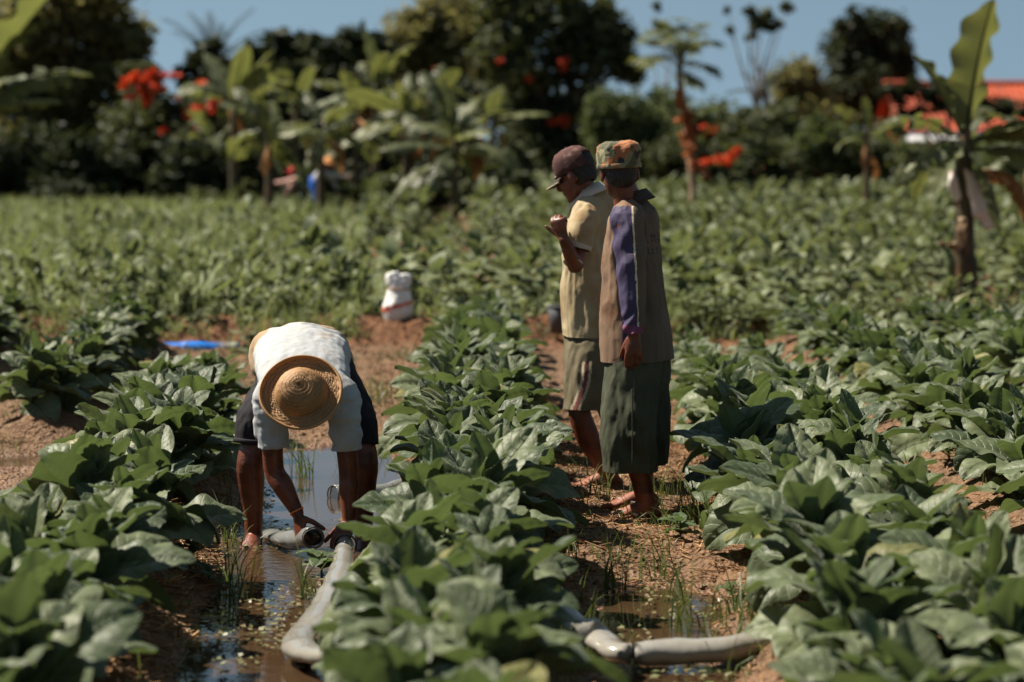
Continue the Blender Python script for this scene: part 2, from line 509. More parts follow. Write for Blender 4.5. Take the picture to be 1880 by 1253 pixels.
def soil_mat():
    m, nt, b, out = nodes_of('soil')
    g = mk(nt, 'ShaderNodeNewGeometry')
    pos = g.outputs['Position']
    sp = mk(nt, 'ShaderNodeSeparateXYZ'); nt.links.new(pos, sp.inputs[0])
    n1 = mk(nt, 'ShaderNodeTexNoise', Scale=2.6, Detail=6.0); nt.links.new(pos, n1.inputs['Vector'])
    n2 = mk(nt, 'ShaderNodeTexNoise', Scale=38.0, Detail=6.0); nt.links.new(pos, n2.inputs['Vector'])
    n3 = mk(nt, 'ShaderNodeTexVoronoi', Scale=55.0); nt.links.new(pos, n3.inputs['Vector'])
    r1 = mk(nt, 'ShaderNodeMapRange'); r1.inputs[1].default_value = 0.35; r1.inputs[2].default_value = 0.65
    nt.links.new(n1.outputs['Fac'], r1.inputs[0])
    r2 = mk(nt, 'ShaderNodeMapRange'); r2.inputs[1].default_value = 0.38; r2.inputs[2].default_value = 0.64
    nt.links.new(n2.outputs['Fac'], r2.inputs[0])
    c = mixc(nt, r1.outputs[0], (0.14, 0.066, 0.029), (0.056, 0.028, 0.014))
    c = mixc(nt, math_n(nt, 'MULTIPLY', r2.outputs[0], 0.75), c, (0.22, 0.135, 0.075))
    # red earth of the cut bank beyond the ditch
    rb = mk(nt, 'ShaderNodeMapRange'); rb.inputs[1].default_value = 18.5; rb.inputs[2].default_value = 19.6
    nt.links.new(sp.outputs[1], rb.inputs[0])
    c = mixc(nt, rb.outputs[0], c, mixc(nt, r2.outputs[0], (0.07, 0.031, 0.014), (0.20, 0.083, 0.033)))
    # wet earth near the water line
    w = mk(nt, 'ShaderNodeMapRange'); w.inputs[1].default_value = 0.05; w.inputs[2].default_value = 0.012
    nt.links.new(math_n(nt, 'ADD', sp.outputs[2], math_n(nt, 'MULTIPLY', n2.outputs['Fac'], 0.02)), w.inputs[0])
    c = mixc(nt, w.outputs[0], c, (0.15, 0.075, 0.036))
    nt.links.new(c, b.inputs['Base Color'])
    rr = mk(nt, 'ShaderNodeMapRange'); rr.inputs[3].default_value = 0.9; rr.inputs[4].default_value = 0.35
    nt.links.new(w.outputs[0], rr.inputs[0]); nt.links.new(rr.outputs[0], b.inputs['Roughness'])
    b.inputs['Specular IOR Level'].default_value = 0.35
    h = math_n(nt, 'ADD', math_n(nt, 'MULTIPLY', n2.outputs['Fac'], 1.2), math_n(nt, 'MULTIPLY', n3.outputs['Distance'], 0.8))
    bp = mk(nt, 'ShaderNodeBump', Strength=0.9, Distance=0.02)
    nt.links.new(h, bp.inputs['Height']); nt.links.new(bp.outputs[0], b.inputs['Normal'])
    return m


def water_mat():
    m, nt, b, out = nodes_of('muddy_water')
    b.inputs['Roughness'].default_value = 0.03
    b.inputs['IOR'].default_value = 1.36
    b.inputs['Specular IOR Level'].default_value = 0.95
    g = mk(nt, 'ShaderNodeNewGeometry')
    mp = mk(nt, 'ShaderNodeMapping'); mp.inputs['Scale'].default_value = (1.0, 2.2, 1.0)
    nt.links.new(g.outputs['Position'], mp.inputs[0])
    n0 = mk(nt, 'ShaderNodeTexNoise', Scale=2.0, Detail=3.0); nt.links.new(g.outputs['Position'], n0.inputs['Vector'])
    c = mixc(nt, n0.outputs['Fac'], (0.034, 0.020, 0.010), (0.065, 0.038, 0.020))
    nt.links.new(c, b.inputs['Base Color'])
    n1 = mk(nt, 'ShaderNodeTexNoise', Scale=9.0, Detail=3.0); nt.links.new(mp.outputs[0], n1.inputs['Vector'])
    # livelier ripples round the working hands
    ds = mk(nt, 'ShaderNodeVectorMath'); ds.operation = 'DISTANCE'
    nt.links.new(g.outputs['Position'], ds.inputs[0]); ds.inputs[1].default_value = (-0.8, 9.5, 0)
    wv = mk(nt, 'ShaderNodeMapRange'); wv.inputs[1].default_value = 1.1; wv.inputs[2].default_value = 0.1
    wv.inputs[3].default_value = 0.035; wv.inputs[4].default_value = 0.45
    nt.links.new(ds.outputs['Value'], wv.inputs[0])
    bp = mk(nt, 'ShaderNodeBump', Distance=0.03)
    nt.links.new(wv.outputs[0], bp.inputs['Strength'])
    nt.links.new(n1.outputs['Fac'], bp.inputs['Height']); nt.links.new(bp.outputs[0], b.inputs['Normal'])
    return m


def film_mat():
    m, nt, b, out = nodes_of('clear_film')
    tc = mk(nt, 'ShaderNodeTexCoord')
    n = mk(nt, 'ShaderNodeTexNoise', Scale=9.0, Detail=4.0); nt.links.new(tc.outputs['Object'], n.inputs['Vector'])
    c = mixc(nt, n.outputs['Fac'], (0.62, 0.61, 0.58), (0.40, 0.35, 0.27))
    nt.links.new(c, b.inputs['Base Color'])
    b.inputs['Roughness'].default_value = 0.22
    b.inputs['Specular IOR Level'].default_value = 0.7
    b.inputs['Transmission Weight'].default_value = 0.5
    b.inputs['IOR'].default_value = 1.25
    b.inputs['Coat Weight'].default_value = 0.6
    b.inputs['Coat Roughness'].default_value = 0.08
    bp = mk(nt, 'ShaderNodeBump', Strength=0.3, Distance=0.01)
    n2 = mk(nt, 'ShaderNodeTexNoise', Scale=22.0, Detail=3.0); nt.links.new(tc.outputs['Object'], n2.inputs['Vector'])
    nt.links.new(n2.outputs['Fac'], bp.inputs['Height']); nt.links.new(bp.outputs[0], b.inputs['Normal'])
    return m


def camo_mat():
    m, nt, b, out = nodes_of('faded_camouflage')
    tc = mk(nt, 'ShaderNodeTexCoord')
    def blot(scale, off, lo, hi):
        mp = mk(nt, 'ShaderNodeMapping'); mp.inputs['Location'].default_value = off
        nt.links.new(tc.outputs['Object'], mp.inputs[0])
        n = mk(nt, 'ShaderNodeTexNoise', Scale=scale, Detail=1.5); nt.links.new(mp.outputs[0], n.inputs['Vector'])
        r = mk(nt, 'ShaderNodeMapRange'); r.inputs[1].default_value = lo; r.inputs[2].default_value = hi
        nt.links.new(n.outputs['Fac'], r.inputs[0]); return r.outputs[0]
    c = mixc(nt, blot(13, (3, 0, 0), 0.48, 0.5), (0.19, 0.18, 0.10), (0.075, 0.075, 0.038))
    c = mixc(nt, blot(11, (0, 5, 2), 0.54, 0.56), c, (0.31, 0.115, 0.045))
    c = mixc(nt, blot(19, (7, 1, 4), 0.60, 0.62), c, (0.035, 0.03, 0.022))
    nt.links.new(c, b.inputs['Base Color'])
    b.inputs['Roughness'].default_value = 0.85
    n2 = mk(nt, 'ShaderNodeTexNoise', Scale=40.0, Detail=4.0); nt.links.new(tc.outputs['Object'], n2.inputs['Vector'])
    bp = mk(nt, 'ShaderNodeBump', Strength=0.35, Distance=0.01)
    nt.links.new(n2.outputs['Fac'], bp.inputs['Height']); nt.links.new(bp.outputs[0], b.inputs['Normal'])
    return m


def hat_mat():
    m, nt, b, out = nodes_of('woven_straw')
    a = mk(nt, 'ShaderNodeAttribute'); a.attribute_name = 'weave'
    tc = mk(nt, 'ShaderNodeTexCoord')
    n = mk(nt, 'ShaderNodeTexNoise', Scale=24.0, Detail=4.0); nt.links.new(tc.outputs['Object'], n.inputs['Vector'])
    c = mixc(nt, n.outputs['Fac'], (0.25, 0.125, 0.045), (0.37, 0.20, 0.08))
    r = mk(nt, 'ShaderNodeMapRange'); r.inputs[1].default_value = 0.0; r.inputs[2].default_value = 0.35
    nt.links.new(a.outputs['Fac'], r.inputs[0])
    c = mixc(nt, r.outputs[0], (0.11, 0.05, 0.016), c)
    nt.links.new(c, b.inputs['Base Color'])
    b.inputs['Roughness'].default_value = 0.65
    return m


def clear_mat():
    m, nt, b, out = nodes_of('wet_clear_film')
    b.inputs['Base Color'].default_value = (0.75, 0.76, 0.74, 1)
    b.inputs['Roughness'].default_value = 0.08
    b.inputs['IOR'].default_value = 1.2
    b.inputs['Transmission Weight'].default_value = 0.8
    return m


M['clear'] = clear_mat()
M['soil'], M['water'], M['film'], M['camo'], M['hat'] = soil_mat(), water_mat(), film_mat(), camo_mat(), hat_mat()

# ------------------------------------------------------------------ the lie of the land
ROWS = {  # x at 7.75 m, drift per metre, first and last plant
    'far_left': (-3.05, -0.085, 14.8, 19.0), 'outer_left': (-2.20, -0.068, 13.4, 18.6), 'left': (-1.36, -0.072, 4.8, 14.0),
    'middle': (-0.12, -0.012, 4.9, 19.0), 'right': (1.17, 0.026, 4.8, 16.6), 'outer_right': (2.20, 0.006, 9.3, 19.0), 'far_right': (3.22, 0.0, 14.2, 19.0)}


def rowx(k, y):
    x0, dr, a, b = ROWS[k]
    return x0 + dr * (y - 7.75)


def height(x, y):
    x = np.asarray(x, float); y = np.asarray(y, float)
    h = np.full(x.shape, 0.035)
    yy = np.clip(y, 0, 22)
    for k, (x0, dr, a, b) in ROWS.items():
        w = sstep(a - 0.9, a - 0.2, y) * (1 - sstep(b + 0.2, b + 0.8, y))
        h = h + 0.15 * np.exp(-((x - rowx(k, yy)) / 0.27) ** 2) * w
    c1 = (rowx('left', yy) + rowx('middle', yy)) / 2 - 0.06 * (1 - sstep(7, 9.5, yy))
    near = sstep(2, 3.5, y)
    h = h - 0.118 * np.exp(-((x - c1) / 0.41) ** 2) * (1 - sstep(12.3, 13.6, y)) * near
    h = h - 0.05 * np.exp(-((x + 0.66 - c1 * 0) / 0.14) ** 2) * (1 - sstep(9.4, 10.2, y)) * near * 0.4
    c0 = (rowx('outer_left', yy) + rowx('left', yy)) / 2
    P = np.stack([x * 1.3, y * 0.9, np.zeros_like(x)], -1).reshape(-1, 3)
    n0 = fbm(P, 3, 2).reshape(x.shape)
    h = h - (0.038 + 0.02 * n0) * np.exp(-((x - c0) / 0.4) ** 2) * sstep(9, 10, y) * (1 - sstep(17, 18, y))
    h = h - 0.06 * np.exp(-(((x + 2.6) / 0.3) ** 2 + ((y - 12.6) / 0.6) ** 2))
    c2 = (rowx('middle', yy) + rowx('right', yy)) / 2
    h = h - (0.074 + 0.035 * n0) * np.exp(-((x - c2 + .05) / 0.38) ** 2) * sstep(4.5, 5.5, y) * (1 - sstep(8.6, 9.4, y))
    h = h + 0.07 * np.exp(-(((x - 0.40) / 0.22) ** 2 + ((y - 9.45) / 0.45) ** 2))
    h = h + 0.12 * np.exp(-(((x - 0.97) / 0.16) ** 2 + ((y - 7.38) / 0.25) ** 2))
    h = h + 0.05 * np.exp(-(((x - 0.82) / 0.16) ** 2 + ((y - 9.3) / 0.4) ** 2))
    # ditch and earth bank at the end of the rows
    bx = 19.75 + 0.12 * np.sin(x * 1.7) + 0.08 * np.sin(x * 4.1)
    h = h - 0.03 * sstep(18.9, 19.3, y) * (1 - sstep(19.5, 19.8, y))
    h = h + 0.165 * sstep(0, 0.4, y - bx) - 0.05 * sstep(0.8, 2.2, y - bx)
    P = np.stack([x, y, np.zeros_like(x)], -1).reshape(-1, 3)
    wet = np.exp(-((x - c1) / 0.42) ** 2) * (1 - sstep(12.3, 13.6, y)) * near
    fine = 0.020 * fbm(P * 6.5, 5, 3).reshape(x.shape) + 0.011 * np.abs(fbm(P * 22, 9, 2).reshape(x.shape))
    fine = fine * (1 - 0.75 * wet) * np.where(y < 24, 1, 0.3) * (1 + 1.6 * np.exp(-((y - 20.0) / 0.4) ** 2))
    return h + fine + 0.05 * vnoise(P * 0.12, 4).reshape(x.shape) * sstep(22, 28, y)


def gz(x, y):
    return float(height(np.array([x]), np.array([y]))[0])


def build_ground():
    gx = np.geomspace(5.6, 600, 26)
    xs = np.concatenate([-gx[::-1], np.linspace(-5.4, 5.4, 330), gx])
    ys = np.concatenate([np.linspace(-40, 4.2, 14), np.linspace(4.5, 13.5, 300), np.linspace(13.56, 23, 170), np.geomspace(23.4, 1500, 70)])
    X, Y = np.meshgrid(xs, ys)
    Z = height(X, Y)
    V = np.stack([X, Y, Z], -1).reshape(-1, 3)
    nx, ny = len(xs), len(ys)
    i = np.arange(nx - 1)[None, :] + np.arange(ny - 1)[:, None] * nx
    q = np.stack([i, i + 1, i + 1 + nx, i + nx], -1).reshape(-1, 4)
    o = link('ground', mesh_np('ground', V, q), M['soil'])
    tag(o, 'red brown ploughed field with raised planting ridges and furrows', kind='structure')


build_ground()
# water stands where the furrows lie below its level
W_ = mesh_np('water', [(-2.0, 4.2, 0), (0.0, 4.2, 0), (0.0, 13.6, 0), (-2.0, 13.6, 0)], [(0, 1, 2, 3)])
tag(link('water', W_, M['water']), 'muddy irrigation water reflecting blue sky between two tobacco rows', kind='structure')
W_ = mesh_np('water', [(0.0, 4.2, -0.004), (1.2, 4.2, -0.004), (1.2, 9.6, -0.004), (0.0, 9.6, -0.004)], [(0, 1, 2, 3)])
tag(link('puddle_water', W_, M['water']), 'shallow muddy puddles in the furrow before the standing men', kind='structure')
W_ = mesh_np('water', [(-3.4, 9.0, 0.0), (-2.0, 9.0, 0.0), (-2.0, 17.5, 0.0), (-3.4, 17.5, 0.0)], [(0, 1, 2, 3)])
tag(link('furrow_water', W_, M['water']), 'thin sheet of water in the left outer furrow', kind='structure')


# ------------------------------------------------------------------ tobacco
def leaf_mesh(name, L, W, nu, nv, bend, fold, seed, veins=9, amp=0.012, wave=0.1, twist=0.0):
    r = random.Random(seed)
    u = np.linspace(0, 1, nu + 1); v = np.linspace(-1, 1, nv + 1)
    w = u ** 0.56 * (1 - u) ** 0.70
    w = w / w.max() * W / 2 + 0.004 * (1 - u)
    a = -bend * u ** 1.5 + 0.10 * np.sin(u * 7 + r.random() * 6)
    dy, dz = np.cos(a), np.sin(a)
    cy = np.concatenate([[0], np.cumsum((dy[1:] + dy[:-1]) / 2)]) * L / nu
    cz = np.concatenate([[0], np.cumsum((dz[1:] + dz[:-1]) / 2)]) * L / nu
    U, Vv = np.meshgrid(u, v, indexing='ij')
    Wd = w[:, None]; av = np.abs(Vv)
    side_ph = np.where(Vv > 0, r.random() * 6, r.random() * 6)
    f = fold * (1 - 0.5 * U)
    lx = Wd * Vv * np.cos(f)
    up = Wd * av * np.sin(f) - 0.30 * fold * Wd * av ** 2.5 + wave * Wd * av ** 2 * (np.sin(U * (10 + 4 * r.random()) + side_ph) + 0.5 * np.sin(U * (21 + 6 * r.random()) + side_ph * 2))
    t = veins * (U - 0.2 * av)
    bulge = (np.abs(np.sin(math.pi * t)) ** 0.7 - 0.5) * av ** 0.6 * (1 - av ** 4)
    up = up + amp * bulge * np.minimum(1, Wd / (W * 0.3)) - amp * 0.9 * np.exp(-(Vv / 0.14) ** 2)
    tw = twist * U ** 1.3
    lx, up = lx * np.cos(tw) - up * np.sin(tw), lx * np.sin(tw) + up * np.cos(tw)
    X = lx
    Y = cy[:, None] - up * dz[:, None]
    Z = cz[:, None] + up * dy[:, None]
    V3 = np.stack([X, Y, Z], -1).reshape(-1, 3)
    k = nv + 1
    i = np.arange(nv)[None, :] + np.arange(nu)[:, None] * k
    q = np.stack([i, i + 1, i + 1 + k, i + k], -1).reshape(-1, 4)
    me = mesh_np(name, V3, q)
    uvl = me.uv_layers.new(name='UVMap')
    uv = np.stack([Vv * 0.5 + 0.5, U], -1).reshape(-1, 2)[q.ravel()]
    uvl.data.foreach_set('uv', uv.astype(np.float32).ravel())
    return me, V3, q


LEAF_OLD, LEAF_MID, LEAF_YOUNG = [], [], []
for s in range(7):
    LEAF_OLD.append(leaf_mesh('leaf_blade', 0.275, 0.164, 40, 10, 0.9 + 0.14 * s, 0.22 + 0.05 * (s % 3), 100 + s, wave=0.15, twist=(s - 3) * 0.12)[0])
    LEAF_MID.append(leaf_mesh('leaf_blade', 0.262, 0.154, 40, 10, 0.5 + 0.16 * s, 0.36 + 0.06 * (s % 3), 200 + s, wave=0.13, twist=(s - 3) * 0.10)[0])
    LEAF_YOUNG.append(leaf_mesh('leaf_blade', 0.22, 0.130, 30, 8, 0.15 + 0.16 * s, 0.55 + 0.08 * (s % 3), 300 + s, amp=0.006, wave=0.11, twist=(s - 3) * 0.1)[0])
for m_ in LEAF_OLD + LEAF_MID + LEAF_YOUNG: m_.materials.append(M['tobacco'])
bm_ = bmesh.new()
sweep(bm_, [(0, 0, -0.05), (0.004, 0.002, 0.08), (0, 0, 0.22)], [0.013, 0.012, 0.006], side=(1, 0, 0), seg=8, sub=2)
STEM_ME = bm_mesh(bm_, 'stem')
STEM_ME.materials.append(M['stem'])


def tobacco_plant(x, y, s, label, group):
    z = gz(x, y) - 0.01
    root = empty('tobacco_plant', (x, y, z), rng.uniform(0, 6.28))
    root.scale = (s, s, s)
    tag(root, label, 'tobacco plant', group)
    st = bpy.data.objects.new('stem', STEM_ME); col.objects.link(st); st.parent = root
    n = rng.randint(16, 20)
    for i in range(n):
        t = i / (n - 1)
        az = i * R(137.5) + rng.uniform(-0.3, 0.3)
        el = R(20 + 60 * t ** 0.95 + rng.uniform(-20, 16))
        pool = LEAF_OLD if t < 0.4 else (LEAF_MID if t < 0.72 else LEAF_YOUNG)
        sc = (1.0 - 0.35 * max(0, t - 0.5) * 2 * rng.uniform(0.6, 1.3)) * rng.uniform(0.82, 1.12)
        o = bpy.data.objects.new('leaf', pool[rng.randrange(7)])
        col.objects.link(o)
        o.parent = root
        o.location = (0, 0, 0.035 + 0.17 * t)
        o.rotation_euler = (Matrix.Rotation(az, 3, 'Z') @ Matrix.Rotation(el, 3, 'X') @ Matrix.Rotation(R(rng.uniform(-38, 38)), 3, 'Y')).to_euler()
        o.scale = (sc * rng.uniform(0.92, 1.1), sc, sc)
    return root


ROW_LABEL = {
    'far_left': 'tobacco plant at the far left edge before the earth bank',
    'outer_left': 'tobacco plant on the outer ridge near the blue pipe',
    'outer_right': 'tobacco plant on the outer ridge right of the standing men',
    'far_right': 'tobacco plant in the outermost row at the right edge'}
ZONE = {
    'left': [(6.6, 'large blurred tobacco plant at the lower left corner, left of the water'), (8.6, 'leafy tobacco plant left of the water, in front of the bending man'),
             (10.6, 'broad leaved tobacco plant left of the water, beside the bending man'), (14.5, 'tobacco plant left of the water, just behind the bending man'), (99, 'tobacco plant at the far end of the left row near the blue pipe')],
    'middle': [(6.4, 'large blurred tobacco plant at the bottom edge between the hose bends'), (8.4, 'leafy tobacco plant beside the clear hose in the middle row'),
               (10.4, 'broad leaved tobacco plant in the middle row between bending man and standing men'), (14.0, 'tobacco plant in the middle row behind the bending man'), (99, 'tobacco plant at the far end of the middle row near the white sack')],
    'right': [(6.6, 'large blurred tobacco plant at the lower right corner'), (8.4, 'leafy tobacco plant right of the muddy puddles, above the hose'),
              (10.6, 'broad leaved tobacco plant in the right row beside the standing men'), (14.5, 'tobacco plant in the right row, behind the standing men'), (99, 'tobacco plant at the end of the right row before the yellow pipe')]}
n_near = 0
for k, (x0, dr, a, b) in ROWS.items():
    y, zig = a, 1
    while y < b:
        zig = -zig; x = rowx(k, y) - ({'left': 0.06, 'middle': 0.06}.get(k, 0) * (1 - sstep(7.5, 9.0, np.array([y]))[0])) + zig * {'right': 0.20, 'left': 0.12, 'middle': 0.12 if y > 8.6 else 0.10}.get(k, 0.06) + rng.uniform(-0.05, 0.05)
        if abs(x) < 0.222 * y + 0.6 and not (k == 'left' and 9.0 < y < 10.6 and x > -1.42):
            if k in ZONE: lab = next(l for lim, l in ZONE[k] if y < lim) + (', left flank' if zig < 0 else ', right flank')
            else: lab = ROW_LABEL[k] + (', front end' if y < a + 2 else (', far end' if y > b - 2.2 else '')) + (', left flank' if zig < 0 else ', right flank')
            s = rng.uniform(1.1, 1.38) * (1 - 0.18 * sstep(12, 19, np.array([y]))[0]) * (1 - 0.2 * sstep(11.5, 13.5, np.array([y]))[0] * (k == 'left')) * (1 - 0.26 * sstep(11, 15, np.array([y]))[0] * (k == 'right')) * (0.98 if k == 'middle' and y < 8.6 else 1) * (0.96 if k in ('outer_left', 'far_left', 'outer_right', 'far_right') else 1.0)
            tobacco_plant(x, y, s, lab, 'tobacco plants in the ' + k.replace('_', ' ') + ' row')
            n_near += 1
        y += rng.uniform(0.23, 0.30) if k in ZONE else rng.uniform(0.28, 0.36)


# far tobacco beyond the bank: the same plant with its leaves joined, then one mass behind
def far_plant(seed, n=15, tall=1.0, lw=0.17):
    r = random.Random(seed)
    Vs, Qs, rn, off = [], [], [], 0
    for i in range(n):
        t = i / (n - 1)
        _, V3, q = leaf_mesh('tmp', 0.30, lw, 6, 4, 0.5 + r.random() * 0.9, 0.3, seed * 50 + i, amp=0.0)
        bpy.data.meshes.remove(_)
        Rm = np.array(Matrix.Rotation(i * R(137.5) + r.uniform(-.3, .3), 3, 'Z') @ Matrix.Rotation(R(2 + 60 * t + r.uniform(-14, 14)), 3, 'X') @ Matrix.Rotation(R(r.uniform(-25, 25)), 3, 'Y'))
        sc = r.uniform(0.75, 1.1) * (1 - 0.35 * t)
        Vs.append((V3 * sc) @ Rm.T + np.array([0, 0, 0.04 + 0.30 * tall * t])); Qs.append(q + off); rn += [r.random()] * len(q); off += len(V3)
    return np.concatenate(Vs), np.concatenate(Qs), np.array(rn)


FAR = [far_plant(900 + i, 15 + i, 1.0 + 0.12 * i) for i in range(5)]
FAR_ME = []
for V3, q, rn in FAR:
    me = mesh_np('far_tobacco_foliage', V3, q); face_rand(me, rn); me.materials.append(M['tobacco_far']); FAR_ME.append(me)
LANES = [(-1.57, 0.55, 27, 38.5), (-0.25, 0.5, 27, 35), (5.6, 0.8, 34, 39.5), (-3.05, 0.6, 30, 40), (4.36, 0.42, 20.8, 24.6)]
spots = []
y = 20.9
while y < 74:
    step = 0.5 + 0.006 * (y - 20)
    left = -0.075 * y if y < 26 else (-0.09 * y if y < 33 else -0.075 * y)
    x = left
    while x < 0.26 * y + 0.6:
        px, py = x + rng.uniform(-0.2, 0.2), y + rng.uniform(-0.25, 0.25)
        if not any(abs(px - lx) < lw and a < py < b for lx, lw, a, b in LANES) and py > 20.7 and not (abs(px / py - 0.187) < 0.024 and py < 24.6):
            spots.append((py, px))
        x += step * rng.uniform(0.95, 1.25)
    y += step * 0.95
spots.sort()
N_IND = 70
for py, px in spots[:N_IND]:
    o = bpy.data.objects.new('tobacco_plant', FAR_ME[rng.randrange(5)])
    col.objects.link(o)
    o.location = (px, py, gz(px, py) - 0.02); o.rotation_euler = (0, 0, rng.uniform(0, 6.28))
    s = rng.uniform(0.85, 1.25); o.scale = (s, s, s * rng.uniform(0.9, 1.2))
    qx = 940 + px / py * FPX
    for lim, place in ((640, 'left of the white sack'), (800, 'right of the white sack'), (1010, 'at the end of the middle row'), (1250, 'hidden partly by the standing men'), (1400, 'below the papaya tree'), (1560, 'above the end of the yellow pipe'), (1690, 'below the small banana plant'), (1800, 'round the foot of the right banana plant'), (9999, 'at the right edge')):
        if qx < lim: break
    lab = 'small tobacco plant on the bank ' + place + (', near lip' if py < 22 else ', further back')
    tag(o, lab, 'tobacco plant', 'tobacco plants on the earth bank')
Vs, Qs, rn, off = [], [], [], 0
for py, px in spots[N_IND:]:
    V3, q, r_ = FAR[rng.randrange(5)]
    s = rng.uniform(0.8, 1.15) * (0.95 + 0.010 * (py - 22)); a = rng.uniform(0, 6.28)
    if py > 31 and (abs(px / py + 0.1002) < .012 or abs(px / py + 0.0237) < .009): s *= 0.45
    elif -0.105 * py < px < -0.06 * py and py > 29: s *= 0.55
    elif px < 0 and py > 38: s *= 1.12
    c_, s_ = math.cos(a), math.sin(a)
    Vs.append(np.stack([(V3[:, 0] * c_ - V3[:, 1] * s_) * s + px, (V3[:, 0] * s_ + V3[:, 1] * c_) * s + py, V3[:, 2] * s * 1.1 + gz(px, py) - 0.02], -1))
    Qs.append(q + off); rn.append(np.clip(r_ * 0.8 + rng.random() * 0.35, 0, 1)); off += len(V3)
# broad leaved weeds standing in the meadow
Wv, Wq, Wr, woff = [], [], [], 0
for _ in range(520):
    py = 20.6 + 30 * rng.random() ** 1.3
    px = rng.uniform(-0.235 * py, (-0.075 if py < 26 else -0.085) * py + .3)
    V3, q, r_ = FAR[rng.randrange(5)]
    s = rng.uniform(0.4, 0.8) * (1.3 if rng.random() < .1 else 1); a = rng.uniform(0, 6.28); c_, s_ = math.cos(a), math.sin(a)
    Wv.append(np.stack([(V3[:, 0] * c_ - V3[:, 1] * s_) * s + px, (V3[:, 0] * s_ + V3[:, 1] * c_) * s + py, V3[:, 2] * s * 1.2 + gz(px, py) + .02], -1))
    Wq.append(q + woff); Wr.append(np.clip(r_ * .7, 0, 1)); woff += len(V3)
for _ in range(260):      # and along the lip of the bank and the foot of the ditch
    py = rng.choice((rng.uniform(19.9, 20.6), rng.uniform(18.7, 19.3), rng.uniform(20.2, 21.0)))
    px = rng.uniform(-0.225 * py, 0.225 * py)
    if vnoise(np.array([[px * .9, py, 3.0]]), 2)[0] < -.15 or abs(px + .96) < .35 or (py < 19.4 and -3.1 < px < -2.1): continue
    V3, q, r_ = FAR[rng.randrange(5)]
    s = rng.uniform(0.3, 0.65); a = rng.uniform(0, 6.28); c_, s_ = math.cos(a), math.sin(a)
    Wv.append(np.stack([(V3[:, 0] * c_ - V3[:, 1] * s_) * s + px, (V3[:, 0] * s_ + V3[:, 1] * c_) * s + py, V3[:, 2] * s + gz(px, py) - .01], -1))
    Wq.append(q + woff); Wr.append(np.clip(r_ * .8, 0, 1)); woff += len(V3)
me = mesh_np('meadow_weeds', np.concatenate(Wv), np.concatenate(Wq)); face_rand(me, np.concatenate(Wr))
tag(link('meadow_weeds', me, M['tobacco_far']), 'leafy weeds and self sown crops among the pale meadow grass', kind='stuff')
me = mesh_np('tobacco_field', np.concatenate(Vs), np.concatenate(Qs)); face_rand(me, np.concatenate(rn))
tag(link('tobacco_field', me, M['tobacco_far']), 'dense blurred field of tobacco reaching to the tree line', kind='stuff')


# ------------------------------------------------------------------ grass, straw, weeds
def blades(name, pts, hmin, hmax, wid, mat, lean=0.5, label=''):
    """many bent grass blades as one mesh; pts (n,3)"""
    n = len(pts)
    h = nrng.uniform(hmin, hmax, n); az = nrng.uniform(0, 2 * np.pi, n); ln = nrng.uniform(0.1, lean, n) * 2
    w = wid * nrng.uniform(0.7, 1.3, n)
    dx, dy = np.cos(az), np.sin(az)
    fa = nrng.uniform(0, 2 * np.pi, n); sx, sy = np.cos(fa) , np.sin(fa)
    V = np.zeros((n, 4, 2, 3))
    for k, t in enumerate((0, 0.35, 0.7, 1.0)):
        ang = ln * t
        cx = pts[:, 0] + dx * h * t * np.sin(ang); cy = pts[:, 1] + dy * h * t * np.sin(ang); cz = pts[:, 2] + h * t * np.cos(ang)
        ww = w * (1, 0.95, 0.65, 0.06)[k]
        V[:, k, 0] = np.stack([cx - sx * ww, cy - sy * ww, cz], -1); V[:, k, 1] = np.stack([cx + sx * ww, cy + sy * ww, cz], -1)
    b = np.arange(n)[:, None] * 8
    q = np.stack([np.stack([b[:, 0] + 2 * k, b[:, 0] + 2 * k + 1, b[:, 0] + 2 * k + 3, b[:, 0] + 2 * k + 2], -1) for k in range(3)], 1).reshape(-1, 4)
    me = mesh_np(name, V.reshape(-1, 3), q)
    face_rand(me, np.repeat(nrng.random(n), 3))
    return tag(link(name, me, mat), label, kind='stuff')


def scatter(n, x0, x1, y0, y1, ok=None, clump=None):
    x = nrng.uniform(x0, x1, n); y = y0 + (y1 - y0) * nrng.random(n)
    if ok is not None:
        k = ok(x, y); x, y = x[k], y[k]
    return np.stack([x, y, height(x, y)], -1)


def meadow_ok(x, y):
    left = np.where(y < 26, -0.075 * y, np.where(y < 33, -0.09 * y, -0.075 * y)) + 0.4
    keep = (x < left) & (x > -0.34 * y - 1)
    dens = 0.65 + 0.35 * vnoise(np.stack([x * 0.8, y * 0.4, x * 0], -1), 8)
    return keep & (nrng.random(len(x)) < dens)


blades('meadow_grass', scatter(58000, -17, 0, 20.4, 46, meadow_ok), 0.2, 0.62, 0.02, M['grass'], 0.95, 'pale green long grass covering the field beyond the bank')
blades('far_grass', scatter(70000, -26, -3, 46, 76, meadow_ok), 0.3, 0.6, 0.022, M['grass'], 0.7, 'far strip of grass before the dark trees')
bankg = scatter(12000, -5, 5, 19.75, 21.4, lambda x, y: (nrng.random(len(x)) < 0.5 + 0.7 * vnoise(np.stack([x * 1.2, y, x * 0], -1), 6)) & ((x + .96) ** 2 + (y - 20.1) ** 2 > .14))
blades('bank_grass', bankg, 0.08, 0.28, 0.008, M['grass'], 0.8, 'grass along the top of the red earth bank')


def furrow_ok(x, y):
    z = height(x, y)
    nn = vnoise(np.stack([x * 2.5, y * 1.6, x * 0], -1), 12)
    return (z > -0.02) & (z < 0.09) & (nn > 0.05)


